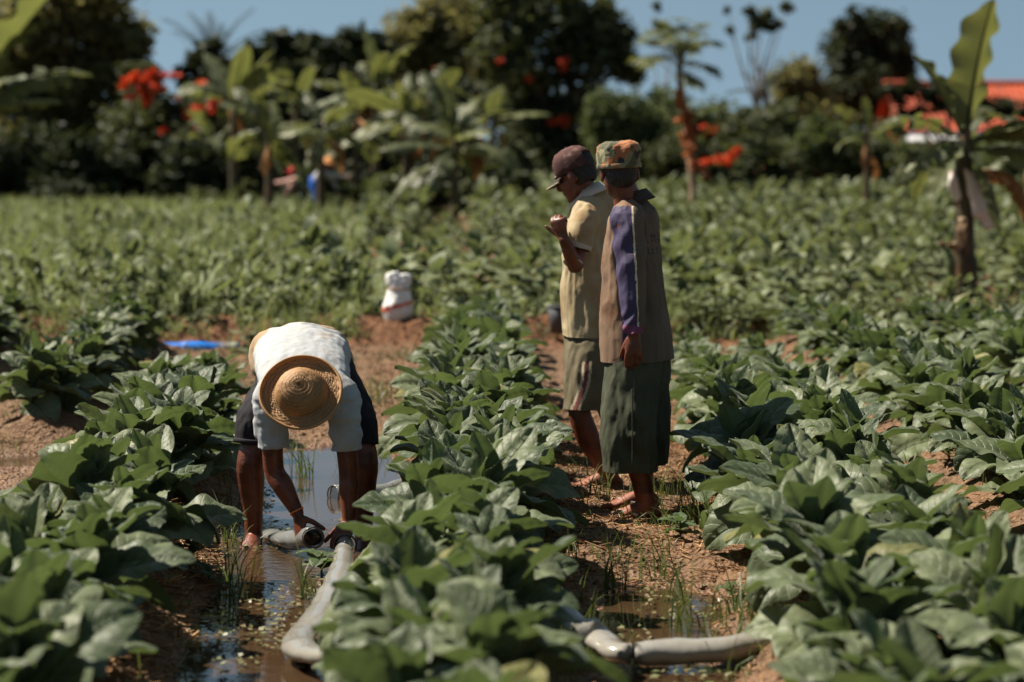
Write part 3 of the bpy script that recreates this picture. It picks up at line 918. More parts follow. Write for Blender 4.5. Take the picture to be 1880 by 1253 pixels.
fg = np.concatenate([scatter(900, 0.1, 1.0, 6.6, 9.2, furrow_ok), scatter(350, 0.1, 1.0, 9.2, 12.5, furrow_ok), scatter(1300, -1.6, -0.3, 6.2, 13.5, furrow_ok), scatter(2600, 1.4, 3.4, 8.5, 18.5, furrow_ok), scatter(2600, -3.4, -1.7, 10, 19, furrow_ok), scatter(2200, -1.2, -0.3, 12.5, 19.3, furrow_ok)])
blades('furrow_grass', fg, 0.05, 0.17, 0.0028, M['grass_near'], 0.55, 'thin green grass sprouting in the muddy furrows')


def tufts(lst, n=16, hmin=0.1, hmax=0.26):
    P = []
    for px, py, rad in lst:
        d = FPX * CAM_Z / (py - 275.0)
        c = at(px, py, d)
        for _ in range(n):
            a, q = rng.uniform(0, 6.28), rad * math.sqrt(rng.random())
            x, y = c.x + q * math.cos(a), d + q * math.sin(a)
            P.append((x, y, max(gz(x, y), -0.01)))
    return np.array(P)


tuft_px = [(430, 1110, .07), (420, 1075, .06), (565, 1105, .04), (1240, 985, .09), (1290, 960, .08), (1225, 940, .06), (1345, 990, .06), (1240, 1110, .06), (1350, 1140, .05), (1130, 1085, .05), (1200, 1075, .06),
           (1860, 900, .1), (1845, 960, .1), (1720, 840, .08), (1780, 830, .08), (545, 870, .05), (560, 880, .05), (630, 855, .05), (1100, 930, .06), (1310, 1010, .05), (1255, 1165, .05), (1370, 1190, .04), (420, 1010, .05), (1790, 880, .09), (1660, 850, .07)]
blades('grass_tufts', tufts(tuft_px), 0.09, 0.27, 0.0032, M['grass_near'], 0.4, 'upright tufts of young rice grass standing in mud and water')


def sticks(name, pts, lmin, lmax, wid, mat, label):
    n = len(pts)
    L = nrng.uniform(lmin, lmax, n); az = nrng.uniform(0, np.pi, n); el = nrng.normal(0, 0.16, n)
    d = np.stack([np.cos(az) * np.cos(el), np.sin(az) * np.cos(el), np.sin(el)], -1)
    s = np.stack([-np.sin(az), np.cos(az), az * 0], -1); up = np.cross(d, s)
    w = wid * nrng.uniform(0.6, 1.4, n)
    V = np.zeros((n, 2, 3, 3))
    for e, t in enumerate((-0.5, 0.5)):
        for k, q in enumerate((0.5, 2.6, 4.7)):
            V[:, e, k] = pts + d * (L * t)[:, None] + (s * math.cos(q) + up * math.sin(q)) * w[:, None]
    V[..., 2] += 0.006
    b = np.arange(n) * 6
    q = np.stack([np.stack([b + k, b + (k + 1) % 3, b + 3 + (k + 1) % 3, b + 3 + k], -1) for k in range(3)], 1).reshape(-1, 4)
    return tag(link(name, mesh_np(name, V.reshape(-1, 3), q, smooth=False), mat), label, kind='stuff')


def straw_ok(x, y):
    z = height(x, y)
    return (z > 0.0) & (nrng.random(len(x)) < 0.55 + 0.6 * vnoise(np.stack([x * 2.2, y * 1.2, x * 0], -1), 21))


sticks('straw_litter', np.concatenate([scatter(15000, -2.2, 1.6, 5.5, 13, straw_ok), scatter(12000, -4.5, 4.5, 9, 19.8, straw_ok), scatter(5000, 0.1, 1.0, 8, 15, straw_ok), scatter(2200, -1.5, -0.9, 6.2, 9.5, straw_ok)]), 0.02, 0.11, 0.0022, M['straw'], 'dry straw and stalk litter strewn on the ridges')
sticks('stalk_litter', scatter(420, -1.5, -0.95, 6.2, 9.0, straw_ok), 0.08, 0.2, 0.004, M['straw'], 'broken dry tobacco stalks on the ridge beside the water')


def clods():
    P = np.concatenate([scatter(2600, 0.05, 1.05, 7, 16), scatter(2600, 1.4, 2.6, 9, 19), scatter(1500, -3, -1.6, 11, 19), scatter(1500, -1.2, -0.4, 12.2, 19), scatter(2200, -4.6, 4.6, 19.5, 20.3)])
    P = P[P[:, 2] > 0.004]
    n = len(P)
    base = np.array([(1, 0, 0), (-1, 0, 0), (0, 1, 0), (0, -1, 0), (0, 0, 1), (0, 0, -1)], float)
    tri = np.array([(0, 2, 4), (2, 1, 4), (1, 3, 4), (3, 0, 4), (2, 0, 5), (1, 2, 5), (3, 1, 5), (0, 3, 5)])
    s = (0.006 + 0.02 * nrng.random(n) ** 3)[:, None, None]
    V = base[None] * s * nrng.uniform(0.6, 1.25, (n, 6, 1))
    a = nrng.uniform(0, 6.28, n); ca, sa = np.cos(a)[:, None], np.sin(a)[:, None]
    V = np.stack([V[..., 0] * ca - V[..., 1] * sa, V[..., 0] * sa + V[..., 1] * ca, V[..., 2] * 0.75], -1) + P[:, None]
    t = (tri[None] + (np.arange(n) * 6)[:, None, None]).reshape(-1, 3)
    tag(link('soil_clods', mesh_np('soil_clods', V.reshape(-1, 3), None, t, smooth=False), M['soil']), 'crumbled clods of red brown earth in the furrows', kind='stuff')


clods()


def floating():
    x = nrng.uniform(-1.35, -0.35, 5200); y = nrng.uniform(6.0, 12.8, 5200)
    nn = vnoise(np.stack([x * 2.6, y * 1.5, x * 0], -1), 31) + 0.5 * vnoise(np.stack([x * 7, y * 5, x * 0], -1), 33)
    edge = np.abs(x + 0.76 + 0.04 * (y - 7.75)) / 0.42
    k = (height(x, y) < 0.01) & (nn + 0.75 * edge > np.where((y > 7.9) & (y < 8.9), 0.35, 0.85))
    x, y = x[k], y[k]
    x2 = nrng.uniform(0.1, 1.0, 900); y2 = nrng.uniform(6.6, 9.0, 900); k = (height(x2, y2) < 0.02) & (vnoise(np.stack([x2 * 3, y2 * 2, x2 * 0], -1), 41) > 0)
    x, y = np.concatenate([x, x2[k]]), np.concatenate([y, y2[k]])
    n = len(x)
    s = nrng.uniform(0.005, 0.018, n); a = nrng.uniform(0, 6.28, n)
    V = np.zeros((n, 4, 3))
    for k, (u, v) in enumerate(((-1, 0), (0, -0.6), (1, 0), (0, 0.6))):
        V[:, k] = np.stack([x + s * (u * np.cos(a) - v * np.sin(a)), y + s * (u * np.sin(a) + v * np.cos(a)), np.full(n, 0.006) + nrng.uniform(0, 0.012, n)], -1)
    q = np.arange(n * 4).reshape(-1, 4)
    me = mesh_np('floating_weed', V.reshape(-1, 3), q); face_rand(me, nrng.random(n))
    tag(link('floating_weed', me, M['float']), 'small leaves and duckweed floating on the muddy water', kind='stuff')


floating()
WEED = [leaf_mesh('weed_leaf_blade', 0.10, 0.062, 10, 6, 0.5 + 0.2 * s, 0.25, 700 + s, veins=5, amp=0.003)[0] for s in range(3)]
for m_ in WEED: m_.materials.append(M['weed'])


def weed(px, py, s, n, label, h=0.05):
    d = FPX * CAM_Z / (py - 275.0)
    c = at(px, py, d)
    z = max(gz(c.x, d), -0.005)
    r = empty('weed', (c.x, d, z), rng.uniform(0, 6))
    r.scale = (s, s, s)
    tag(r, label, 'weed')
    b = bmesh.new(); sweep(b, [(0, 0, -0.02), (0.005, 0, h), (0, 0.004, h * 1.6)], [0.004, 0.004, 0.003], seg=6, sub=2)
    me = bm_mesh(b, 'weed_stem'); me.materials.append(M['stem'])
    st = bpy.data.objects.new('stem', me); col.objects.link(st); st.parent = r
    for i in range(n):
        o = bpy.data.objects.new('leaf', WEED[i % 3]); col.objects.link(o); o.parent = r
        o.location = (0, 0, h * (0.5 + 1.1 * i / n))
        o.rotation_euler = (Matrix.Rotation(i * 2.4 + rng.uniform(-.2, .2), 3, 'Z') @ Matrix.Rotation(R(rng.uniform(5, 40)), 3, 'X')).to_euler()
        k = rng.uniform(0.7, 1.1); o.scale = (k, k, k)


weed(592, 1062, 1.15, 8, 'nettle like green weed standing in the water beside the clear hose')
weed(355, 1068, 1.0, 9, 'pale green leafy weed on the straw bank left of the water')
weed(385, 1090, 0.8, 7, 'smaller green weed next to the pale leafy weed by the water')
weed(1250, 1035, 1.05, 9, 'pale broad leaved weed at the edge of the muddy puddle')
weed(1740, 905, 1.0, 7, 'broad leaved weed in the grassy furrow at right')
weed(1345, 1120, 0.7, 7, 'low weed in the mud right of the puddle')
weed(1440, 830, 0.5, 6, 'tiny weed seedling beneath the right row')

# ------------------------------------------------------------------ people
def head(bm, c, f, u, s=1.0):
    """skull, face, jaw, nose, lips, ears; c centre of the head, f faces forward, u towards the crown"""
    f = Vector(f).normalized(); u = Vector(u); u = (u - f * u.dot(f)).normalized(); r = f.cross(u)
    c = Vector(c)
    def p(x, y, z): return c + (r * x + f * y + u * z) * s
    ellipsoid(bm, p(0, -.012, .035), (r * .074 * s, f * .094 * s, u * .084 * s))
    ellipsoid(bm, p(0, .032, -.03), (r * .058 * s, f * .056 * s, u * .078 * s))
    ellipsoid(bm, p(0, .045, -.078), (r * .044 * s, f * .040 * s, u * .032 * s))       # jaw and chin
    ellipsoid(bm, p(0, .070, -.095), (r * .020 * s, f * .018 * s, u * .016 * s))
    sweep(bm, [p(0, .082, .022), p(0, .098, -.008), p(0, .104, -.026), p(0, .086, -.036)], [(.008 * s, .008 * s), (.011 * s, .010 * s), (.017 * s, .012 * s), (.014 * s, .008 * s)], side=r, seg=10, sub=3)
    for k in (-1, 1):
        ellipsoid(bm, p(.030 * k, .074, .024), (r * .026 * s, f * .014 * s, u * .009 * s))  # brow
        ellipsoid(bm, p(.040 * k, .058, -.02), (r * .022 * s, f * .022 * s, u * .016 * s))  # cheek
        ellipsoid(bm, p(.077 * k, -.012, -.010), (r * .010 * s, f * .021 * s, u * .033 * s))  # ear
    ellipsoid(bm, p(0, .083, -.052), (r * .024 * s, f * .010 * s, u * .006 * s))
    ellipsoid(bm, p(0, .081, -.064), (r * .021 * s, f * .011 * s, u * .007 * s))
    return p


def hand(bm, w, d, n, th, curl=(25, 28, 32, 36), s=1.0, thumb=(0.55, 0.75, 0.3), spread=0.06):
    """w wrist, d towards the fingers, n where the palm faces, th towards the thumb side"""
    w = Vector(w); d = Vector(d).normalized(); n = Vector(n); n = (n - d * n.dot(d)).normalized()
    t = Vector(th); t = (t - d * t.dot(d) - n * t.dot(n)).normalized()
    sweep(bm, [w - d * .02 * s, w + d * .02 * s, w + d * .055 * s, w + d * .088 * s], [(.024 * s, .019 * s), (.029 * s, .017 * s), (.038 * s, .016 * s), (.038 * s, .012 * s)], side=t, seg=12, sub=3)
    tips = []
    for i, (L, rad) in enumerate(((.072, .0088), (.080, .0090), (.074, .0086), (.058, .0076))):
        x = (.030 - .020 * i)
        b = w + d * (.082 + (.004, .008, .004, -.004)[i]) * s + t * x * s
        dd = (d + t * (spread * (1.5 - i))).normalized()
        pts = [b - dd * .015 * s, b]
        a = 0
        for j, q in enumerate((.44, .32, .24)):
            a += R(curl[i]) * (0.8, 1.1, 0.8)[j]
            pts.append(pts[-1] + (dd * math.cos(a) + n * math.sin(a)) * L * q * s)
        sweep(bm, pts, [rad * s, rad * 1.06 * s, rad * s, rad * .94 * s, rad * .78 * s], seg=8, sub=2)
        tips.append((pts[-1], (pts[-1] - pts[-2]).normalized()))
    b = w + d * .022 * s + t * .022 * s + n * .004 * s
    v = (d * thumb[0] + t * thumb[1] + n * thumb[2]).normalized()
    v2 = (v + d * 0.45 + n * .25).normalized()
    p1 = b + v * .042 * s; p2 = p1 + v2 * .032 * s; p3 = p2 + v2 * .024 * s
    sweep(bm, [b, p1, p2, p3], [.0145 * s, .0115 * s, .0105 * s, .0085 * s], seg=8, sub=2)
    return tips


def foot(bm, ankle, d, z, out, s=1.0, lift=0.0):
    """ankle joint, d towards the toes, z ground level, out towards the little toe"""
    a = Vector(ankle); d = Vector((d[0], d[1], 0)).normalized(); o = Vector((out[0], out[1], 0)); o = (o - d * o.dot(d)).normalized()
    g = Vector((a.x, a.y, z))
    U = Vector((0, 0, 1))
    sweep(bm, [a + U * .05, a, g - d * .018 * s + U * .045, g - d * .03 * s + U * .03 * s], [.036 * s, .038 * s, .036 * s, .028 * s], side=o, seg=12, sub=3)
    ellipsoid(bm, g - d * .038 * s + U * .028 * s, (d * .034 * s, o * .031 * s, U * .028 * s))
    sweep(bm, [g - d * .02 * s + U * .048 * s, g + d * .045 * s + U * .042 * s, g + d * .10 * s + U * .028 * s, g + d * .145 * s + U * .018 * s],
          [(.033 * s, .040 * s), (.036 * s, .036 * s), (.044 * s, .025 * s), (.045 * s, .014 * s)], side=o, seg=14, sub=3)
    for i, (L, rad) in enumerate(((.055, .0135), (.055, .0098), (.049, .0092), (.042, .0086), (.034, .0082))):
        b = g + d * (.142 - .006 * i) * s + o * (-.033 + .0178 * i) * s + U * .014 * s
        v = (d + o * (-.06 + .05 * i)).normalized()
        sweep(bm, [b - v * .02 * s, b, b + v * L * .6 * s + U * .004, b + v * L * s - U * .003], [rad * .95 * s, rad * s, rad * s, rad * .85 * s], seg=8, sub=2)


def eyes(root, p, f):
    for k in (-1, 1):
        b = bmesh.new()
        ellipsoid(b, p(.030 * k, .079, .006), (Vector((.011, 0, 0)), Vector((0, .011, 0)), Vector((0, 0, .011))), 6, 8)
        link('eye', bm_mesh(b, 'eye'), M['eye'], root)


def folds(seed, amp, sx, sz, extra=None):
    """cloth folds: noise stretched along the fall of the cloth"""
    def fn(co, no):
        a = fbm(co * np.array([sx, sx, sz]), seed, 3)
        b = fbm(co * np.array([sx * 2.7, sx * 2.7, sz * 2.2]), seed + 5, 2)
        d = amp * (a * 0.8 + 0.35 * (1 - np.abs(b) * 2)) + 0.0022 * fbm(co * np.array([34, 34, 22]), seed + 9, 2)
        return d if extra is None else d + extra(co, no)
    return fn


def finish_cloth(o, th=0.004):
    m = o.modifiers.new('thick', 'SOLIDIFY'); m.thickness = th; m.offset = -1
    return o


def hairmesh(p, f, u, name, mat, root, back=1.0, low=-0.055):
    """short hair over the back and sides of the skull"""
    f = Vector(f).normalized(); u = Vector(u); u = (u - f * u.dot(f)).normalized(); r = f.cross(u)
    bm = bmesh.new()
    ellipsoid(bm, p(0, -.016, .034), (r * .0785, f * .097, u * .088), 22, 30)
    ellipsoid(bm, p(0, -.045, -.020), (r * .066, f * .060, u * .052), 16, 22)
    me = voxel(bm, 0.006, name, 2)
    c = p(0, 0, 0)
    b = bmesh.new(); b.from_mesh(me)
    kill = []
    for v in b.verts:
        q = v.co - c; x, y, z = q.dot(r), q.dot(f), q.dot(u)
        if (y > 0.035 and z < 0.06) or z < low or (abs(x) > .05 and -.03 < y < .035 and z < .004): kill.append(v)
    bmesh.ops.delete(b, geom=kill, context='VERTS')
    b.to_mesh(me); b.free()
    displace(me, lambda co, no: 0.003 * fbm(co * 160, 3, 2))
    return link(name, me, mat, root)


Zv = Vector((0, 0, 1))

# ---- man in the camouflage cap (front of the two standing men)
def man_camo():
    Y0 = 10.32
    root = empty('person', (0.52, Y0, gz(0.52, Y0)))
    tag(root, 'standing person in camouflage cap, tan and purple long sleeved shirt and olive shorts', 'person')
    f = Vector((-.95, .30, 0)).normalized(); l = Vector((-.30, -.95, 0)).normalized()
    fh = Vector((-.22, .97, -.05)).normalized()
    hc = at(1136, 316, 10.33)
    A = lambda px, py, y: at(px, py, y)
    bm = bmesh.new()
    p = head(bm, hc, fh, (-.04, 0, 1), 1.0)
    sweep(bm, [A(1140, 330, 10.34), A(1149, 356, 10.35), A(1157, 385, 10.37)], [.054, .058, .072], side=l, seg=16)
    sweep(bm, [A(1157, 380, 10.37), A(1161, 410, 10.37), A(1161, 470, 10.37), A(1163, 560, 10.37), A(1167, 640, 10.37)],
          [(.09, .06), (.165, .09), (.155, .10), (.135, .09), (.15, .10)], side=l, seg=20)
    # near arm, hanging
    S, E, Wr = A(1148, 402, 10.21), A(1157, 505, 10.17), A(1164, 612, 10.13)
    sweep(bm, [A(1156, 395, 10.28), S, S.lerp(E, .5), E, E.lerp(Wr, .35), Wr], [.045, .05, .043, .037, .037, .026], side=l, seg=14)
    hand(bm, Wr - Zv * .005, (-.02, .05, -1), (0.25, .95, 0), (-.9, .1, 0), curl=(18, 22, 26, 30), s=1.0, thumb=(.8, .5, .25))
    # far arm
    S2, E2, W2 = A(1172, 402, 10.53), A(1176, 505, 10.56), A(1168, 600, 10.55)
    sweep(bm, [A(1166, 395, 10.46), S2, E2, W2], [.045, .05, .037, .026], side=l, seg=12)
    hand(bm, W2, (0, 0, -1), (-.2, -.9, 0), (-.9, .1, 0))
    # legs and feet
    gl = gz(0.55, 10.24)
    An = A(1187, 935, 10.27)
    sweep(bm, [A(1165, 640, 10.31), A(1165, 720, 10.30), A(1163, 795, 10.28), A(1172, 850, 10.28), A(1180, 890, 10.28), An], [.085, .075, .056, .054, .046, .036], side=l, seg=16)
    foot(bm, An, (-.97, -.20), gl + .012, (-.2, -.97), 1.0)
    gr = gz(0.52, 10.52)
    Ar = A(1185, 912, 10.55)
    sweep(bm, [A(1172, 640, 10.45), A(1172, 720, 10.47), A(1170, 795, 10.49), A(1178, 850, 10.52), Ar], [.085, .075, .056, .052, .036], side=l, seg=14)
    foot(bm, Ar, (-.99, -.08), gr + .012, (-.2, .97), 1.0)
    me = voxel(bm, 0.0055, 'person_body', 3, 0.4)
    zs = gl + 0.13
    set_mats(me, lambda c: np.where(c[:, 2] < zs, 1, 0), [M['skin'], M['dusty_skin']])
    link('body', me, None, root)
    eyes(root, p, fh)
    hairmesh(p, fh, (-.04, 0, 1), 'hair', M['grey_hair'], root, low=-.07)
    # worn flip flops
    for an, d, g, o in ((An, Vector((-.97, -.20, 0)), gl, Vector((.2, -.97, 0))), (Ar, Vector((-.99, -.08, 0)), gr, Vector((-.1, .99, 0)))):
        d.normalize()
        c = Vector((an.x, an.y, g))
        bm = bmesh.new()
        sweep(bm, [c - d * .06 + Zv * .006, c + Zv * .006, c + d * .10 + Zv * .006, c + d * .19 + Zv * .006], [(.030, .008), (.034, .008), (.046, .008), (.036, .008)], side=Vector((-d.y, d.x, 0)), seg=14, sub=4)
        fl = link('flip_flop', bm_mesh(bm, 'flip_flop'), M['rubber'], root)
        bm = bmesh.new()
        s_ = Vector((-d.y, d.x, 0))
        for k in (-1, 1):
            sweep(bm, [c + d * .135 + Zv * .036, c + d * .10 + s_ * .022 * k + Zv * .058, c + d * .05 + s_ * .043 * k + Zv * .04], [(.006, .0035), (.0085, .0035), (.006, .0035)], side=d, seg=8, sub=4)
        link('strap', bm_mesh(bm, 'strap'), M['strap'], fl)
    # shirt
    bm = bmesh.new()
    sweep(bm, [A(1158, 366, 10.37), A(1160, 383, 10.37), A(1162, 402, 10.37), A(1161, 445, 10.37), A(1160, 500, 10.37), A(1164, 560, 10.37), A(1168, 620, 10.37), A(1171, 672, 10.37)],
          [(.072, .068), (.125, .088), (.172, .105), (.178, .117), (.172, .126), (.172, .136), (.178, .148), (.182, .154)], side=l, seg=28)
    sweep(bm, [A(1153, 388, 10.29), A(1149, 408, 10.215), A(1153, 450, 10.19), A(1157, 505, 10.165), A(1161, 560, 10.145), A(1164, 600, 10.125), A(1165, 618, 10.12)],
          [.062, .067, .063, .060, .050, .040, .038], side=l, seg=20)
    sweep(bm, [A(1164, 388, 10.46), A(1171, 405, 10.53), A(1175, 500, 10.57), A(1170, 600, 10.56)], [.062, .066, .058, .042], side=l, seg=16)
    me = voxel(bm, 0.0055, 'jersey', 4)
    cut(me, A(1169, 661, 10.37), (0.04, 0, -1))
    cut(me, A(1165, 612, 10.13), (0.05, -.02, -1), 0.062)
    cut(me, A(1154, 368, 10.36), (-.35, 0.1, 1))
    ax0, ax1 = A(1150, 405, 10.21), A(1165, 612, 10.13)
    sh = A(1161, 410, 10.37)
    def arm_t(co): return np.clip((ax0.z - co[:, 2]) / (ax0.z - ax1.z), 0, 1)
    def arm_mask(co):
        t = arm_t(co)
        cx, cy = ax0.x + (ax1.x - ax0.x) * t, ax0.y + (ax1.y - ax0.y) * t
        rad = np.interp(t, [0, .5, 1], [.085, .075, .06])
        return (np.hypot(co[:, 0] - cx, co[:, 1] - cy) < rad) & (co[:, 2] < ax0.z + .06) & (co[:, 2] > ax1.z - .02), cx, cy, t
    def ex(co, no):
        m, cx, cy, t = arm_mask(co)
        # drag folds: sleeve rings at the wrist, long pleats down the hanging back
        rings = np.where(m, 0.006 * np.sin(t * 46 + 6 * (co[:, 0] - cx) / .05) * sstep(.72, .95, t) + 0.005 * np.sin(t * 21 + 5 * co[:, 0] / .1) * (1 - sstep(.2, .6, t)), 0)
        q = (co[:, 0] - sh.x) * 1.0
        low = np.clip((1.35 - co[:, 2]) / .8, 0, 1)
        pleat = np.where(m, 0, 0.006 * np.sin(q * 50 + 3.5 * np.sin(co[:, 2] * 4 + q * 9)) * low + 0.013 * np.sin((q * 24 - co[:, 2] * 14)) * np.clip((co[:, 2] - 1.15) * 4, 0, 1) * np.clip((1.4 - co[:, 2]) * 6, 0, 1))
        return rings + pleat
    displace(me, folds(3, 0.013, 7, 2.6, ex))
    txt = A(1206, 442, 10.37)
    def which(c):
        m, cx, cy, t = arm_mask(c)
        side_ = (c[:, 0] - cx) / np.interp(t, [0, .5, 1], [.066, .060, .04])
        idx = np.zeros(len(c), int)
        near = c[:, 1] < 10.33
        purple = m & (side_ < 0.34) & (c[:, 1] < cy + .03) & near
        yoke = (c[:, 2] > ax0.z + .0) & (c[:, 2] < ax0.z + .085) & (c[:, 0] < sh.x + .005) & (c[:, 1] < 10.37) & ~(m & (side_ > 0.34))
        idx[(~m) & (c[:, 0] > sh.x + .012 + .02 * np.sin(c[:, 2] * 9))] = 5  # painted shade over the back of the shirt
        idx[m & (side_ > .34)] = 5  # painted shade on the sleeve behind the piping
        idx[purple | (yoke & m)] = 1
        idx[m & (np.abs(side_ - 0.37) < .06) & near & (t < .97)] = 2
        idx[m & (t > .93)] = 3
        # purple side panel and its piping down the front edge of the shirt
        pan = (~m) & (c[:, 1] < 10.3) & (np.abs(c[:, 0] - (ax0.x + .005)) < .022) & (c[:, 2] < 1.05)
        idx[pan] = 1
        # worn print on the back: broken strokes in two lines
        pz, pw = (c[:, 2] - txt.z), c[:, 1] - 10.40
        rows = ((pz > -.01) & (pz < .03)) | ((pz > -.052) & (pz < -.02))
        strokes = (np.sin(pw * 260) + 0.9 * np.sin(pw * 97 + 40 * pz) + .5 * np.sin(pz * 330)) > 0.15
        idx[(~m) & (c[:, 0] > sh.x + .055) & rows & strokes & (np.abs(pw + .06) < .12)] = 4
        return idx
    set_mats(me, which, [M['tan'], M['purple'], M['piping'], M['cuff'], M['print'], M['tan_shade']])
    finish_cloth(link('shirt', me, None, root))
    # dark collar flap behind the neck
    bm = bmesh.new()
    cc = A(1160, 366, 10.37)
    lathe(bm, [(.071, .026), (.078, .012), (.094, -.016), (.098, -.022)], cc, Vector((-.30, .06, 1)), 30, close=False, squash=1.0)
    me = bm_mesh(bm, 'collar'); cut(me, cc + f * -.035, f, 0.3)
    displace(me, folds(8, .003, 20, 12))
    finish_cloth(link('collar', me, M['maroon_dark'], root))
    # wide shorts
    bm = bmesh.new()
    sweep(bm, [A(1168, 622, 10.38), A(1168, 660, 10.38), A(1168, 700, 10.38)], [(.15, .125), (.16, .135), (.155, .135)], side=l, seg=24)
    sweep(bm, [A(1163, 660, 10.30), A(1158, 730, 10.28), A(1154, 800, 10.27), A(1154, 875, 10.27)], [(.105, .125), (.112, .124), (.118, .122), (.12, .116)], side=l, seg=24)
    sweep(bm, [A(1174, 660, 10.45), A(1182, 730, 10.47), A(1186, 800, 10.48), A(1186, 870, 10.49)], [(.10, .11), (.105, .108), (.108, .106), (.108, .103)], side=l, seg=24)
    me = voxel(bm, 0.006, 'shorts', 4)
    cut(me, A(1154, 858, 10.38), (0, 0, -1)); cut(me, A(1168, 640, 10.38), (0, 0, 1))
    def ex2(co, no):
        q = co[:, 0] - A(1160, 800, 10.3).x
        return 0.010 * np.sin(q * 40 + 9 * (co[:, 2] - .4)) * np.clip((.75 - co[:, 2]) * 3, 0, 1) + .008 * np.sin((co[:, 2] + q * .9) * 52) * np.exp(-(q / .05) ** 2) * np.clip((.62 - co[:, 2]) * 5, 0, 1)
    displace(me, folds(5, 0.014, 8, 3, ex2))
    finish_cloth(link('shorts', me, M['olive'], root))
    bm = bmesh.new()
    for i in range(2):
        pass
    sweep(bm, [A(1160, 715, 10.155), A(1161, 780, 10.142), A(1161, 852, 10.142)], [.0028] * 3, seg=6, sub=6)
    link('side_seam', bm_mesh(bm, 'side_seam'), M['olive'], root)
    # field cap: soft vertical band, sagging flat crown, short peak
    u = Vector((-.05, .02, 1)).normalized(); s_ = fh.cross(u)
    cc = p(0, -.012, .040)
    bm = bmesh.new()
    prof = [(.0895, -.022), (.0915, -.010), (.0925, .018), (.0935, .038), (.0925, .054), (.088, .068), (.079, .079), (.060, .086), (.035, .088), (.004, .086)]
    lathe(bm, prof, cc, u, 40, squash=1.13, side=s_)
    me = bm_mesh(bm, 'cap_crown')
    b = bmesh.new(); b.from_mesh(me); bmesh.ops.subdivide_edges(b, edges=b.edges[:], cuts=2, use_grid_fill=True); b.to_mesh(me); b.free()
    displace(me, lambda co, no: 0.008 * fbm(co * np.array([22, 22, 16]), 4, 3) + 0.003 * np.abs(fbm(co * 50, 9, 2)))
    for po in me.polygons: po.use_smooth = True
    cap = link('cap', me, M['camo'], root)
    bm = bmesh.new()
    lathe(bm, [(.0925, -.026), (.095, -.024), (.0955, -.006), (.0935, -.004)], cc, u, 40, squash=1.13, side=s_, close=False)
    link('cap_band', bm_mesh(bm, 'cap_band'), M['camo'], cap)
    visor(cap, cc + fh * .083 - u * .016, fh, u, s_, .075, .055, M['camo'], 0.45)
    return root


def visor(cap, c, f, u, s_, half, length, mat, droop, edge=None):
    f = Vector(f).normalized(); u = (u - f * u.dot(f)).normalized(); s_ = f.cross(u)
    nu, nv = 8, 16
    V = []
    for sh in (0, -.004):
        for i in range(nu + 1):
            t = i / nu
            for k in range(nv + 1):
                q = -1 + 2 * k / nv
                inner = f * (-.045 * q * q)
                w = half * (1 - .10 * t)
                out = f * (length * math.sqrt(max(0, 1 - (q * .92) ** 2))) * t
                drop = -u * (droop * (length * t * math.sqrt(max(0, 1 - (q * .92) ** 2)) + .0) + .35 * half * q * q * (0.35 + .3 * t))
                V.append(c + s_ * (w * q) + inner + out + drop + u * sh)
    n1 = (nu + 1) * (nv + 1); kx = nv + 1
    Q = []
    for b0, flip in ((0, 0), (n1, 1)):
        for i in range(nu):
            for k in range(nv):
                a = b0 + i * kx + k
                q = (a, a + 1, a + 1 + kx, a + kx)
                Q.append(q[::-1] if flip else q)
    for i in range(nv): Q.append((nu * kx + i, nu * kx + i + 1, n1 + nu * kx + i + 1, n1 + nu * kx + i))
    for i in range(nu):
        Q.append((i * kx, (i + 1) * kx, n1 + (i + 1) * kx, n1 + i * kx)); Q.append((i * kx + nv, n1 + i * kx + nv, n1 + (i + 1) * kx + nv, (i + 1) * kx + nv))
    o = link('cap_brim', mesh_np('cap_brim', [tuple(v) for v in V], Q), mat, cap)
    if edge:
        bm = bmesh.new()
        sweep(bm, [V[nu * kx + k] - u * .002 for k in range(nv + 1)], [.0036] * (nv + 1), seg=6, sub=1)
        link('brim_edge', bm_mesh(bm, 'brim_edge'), edge, cap)
    return o


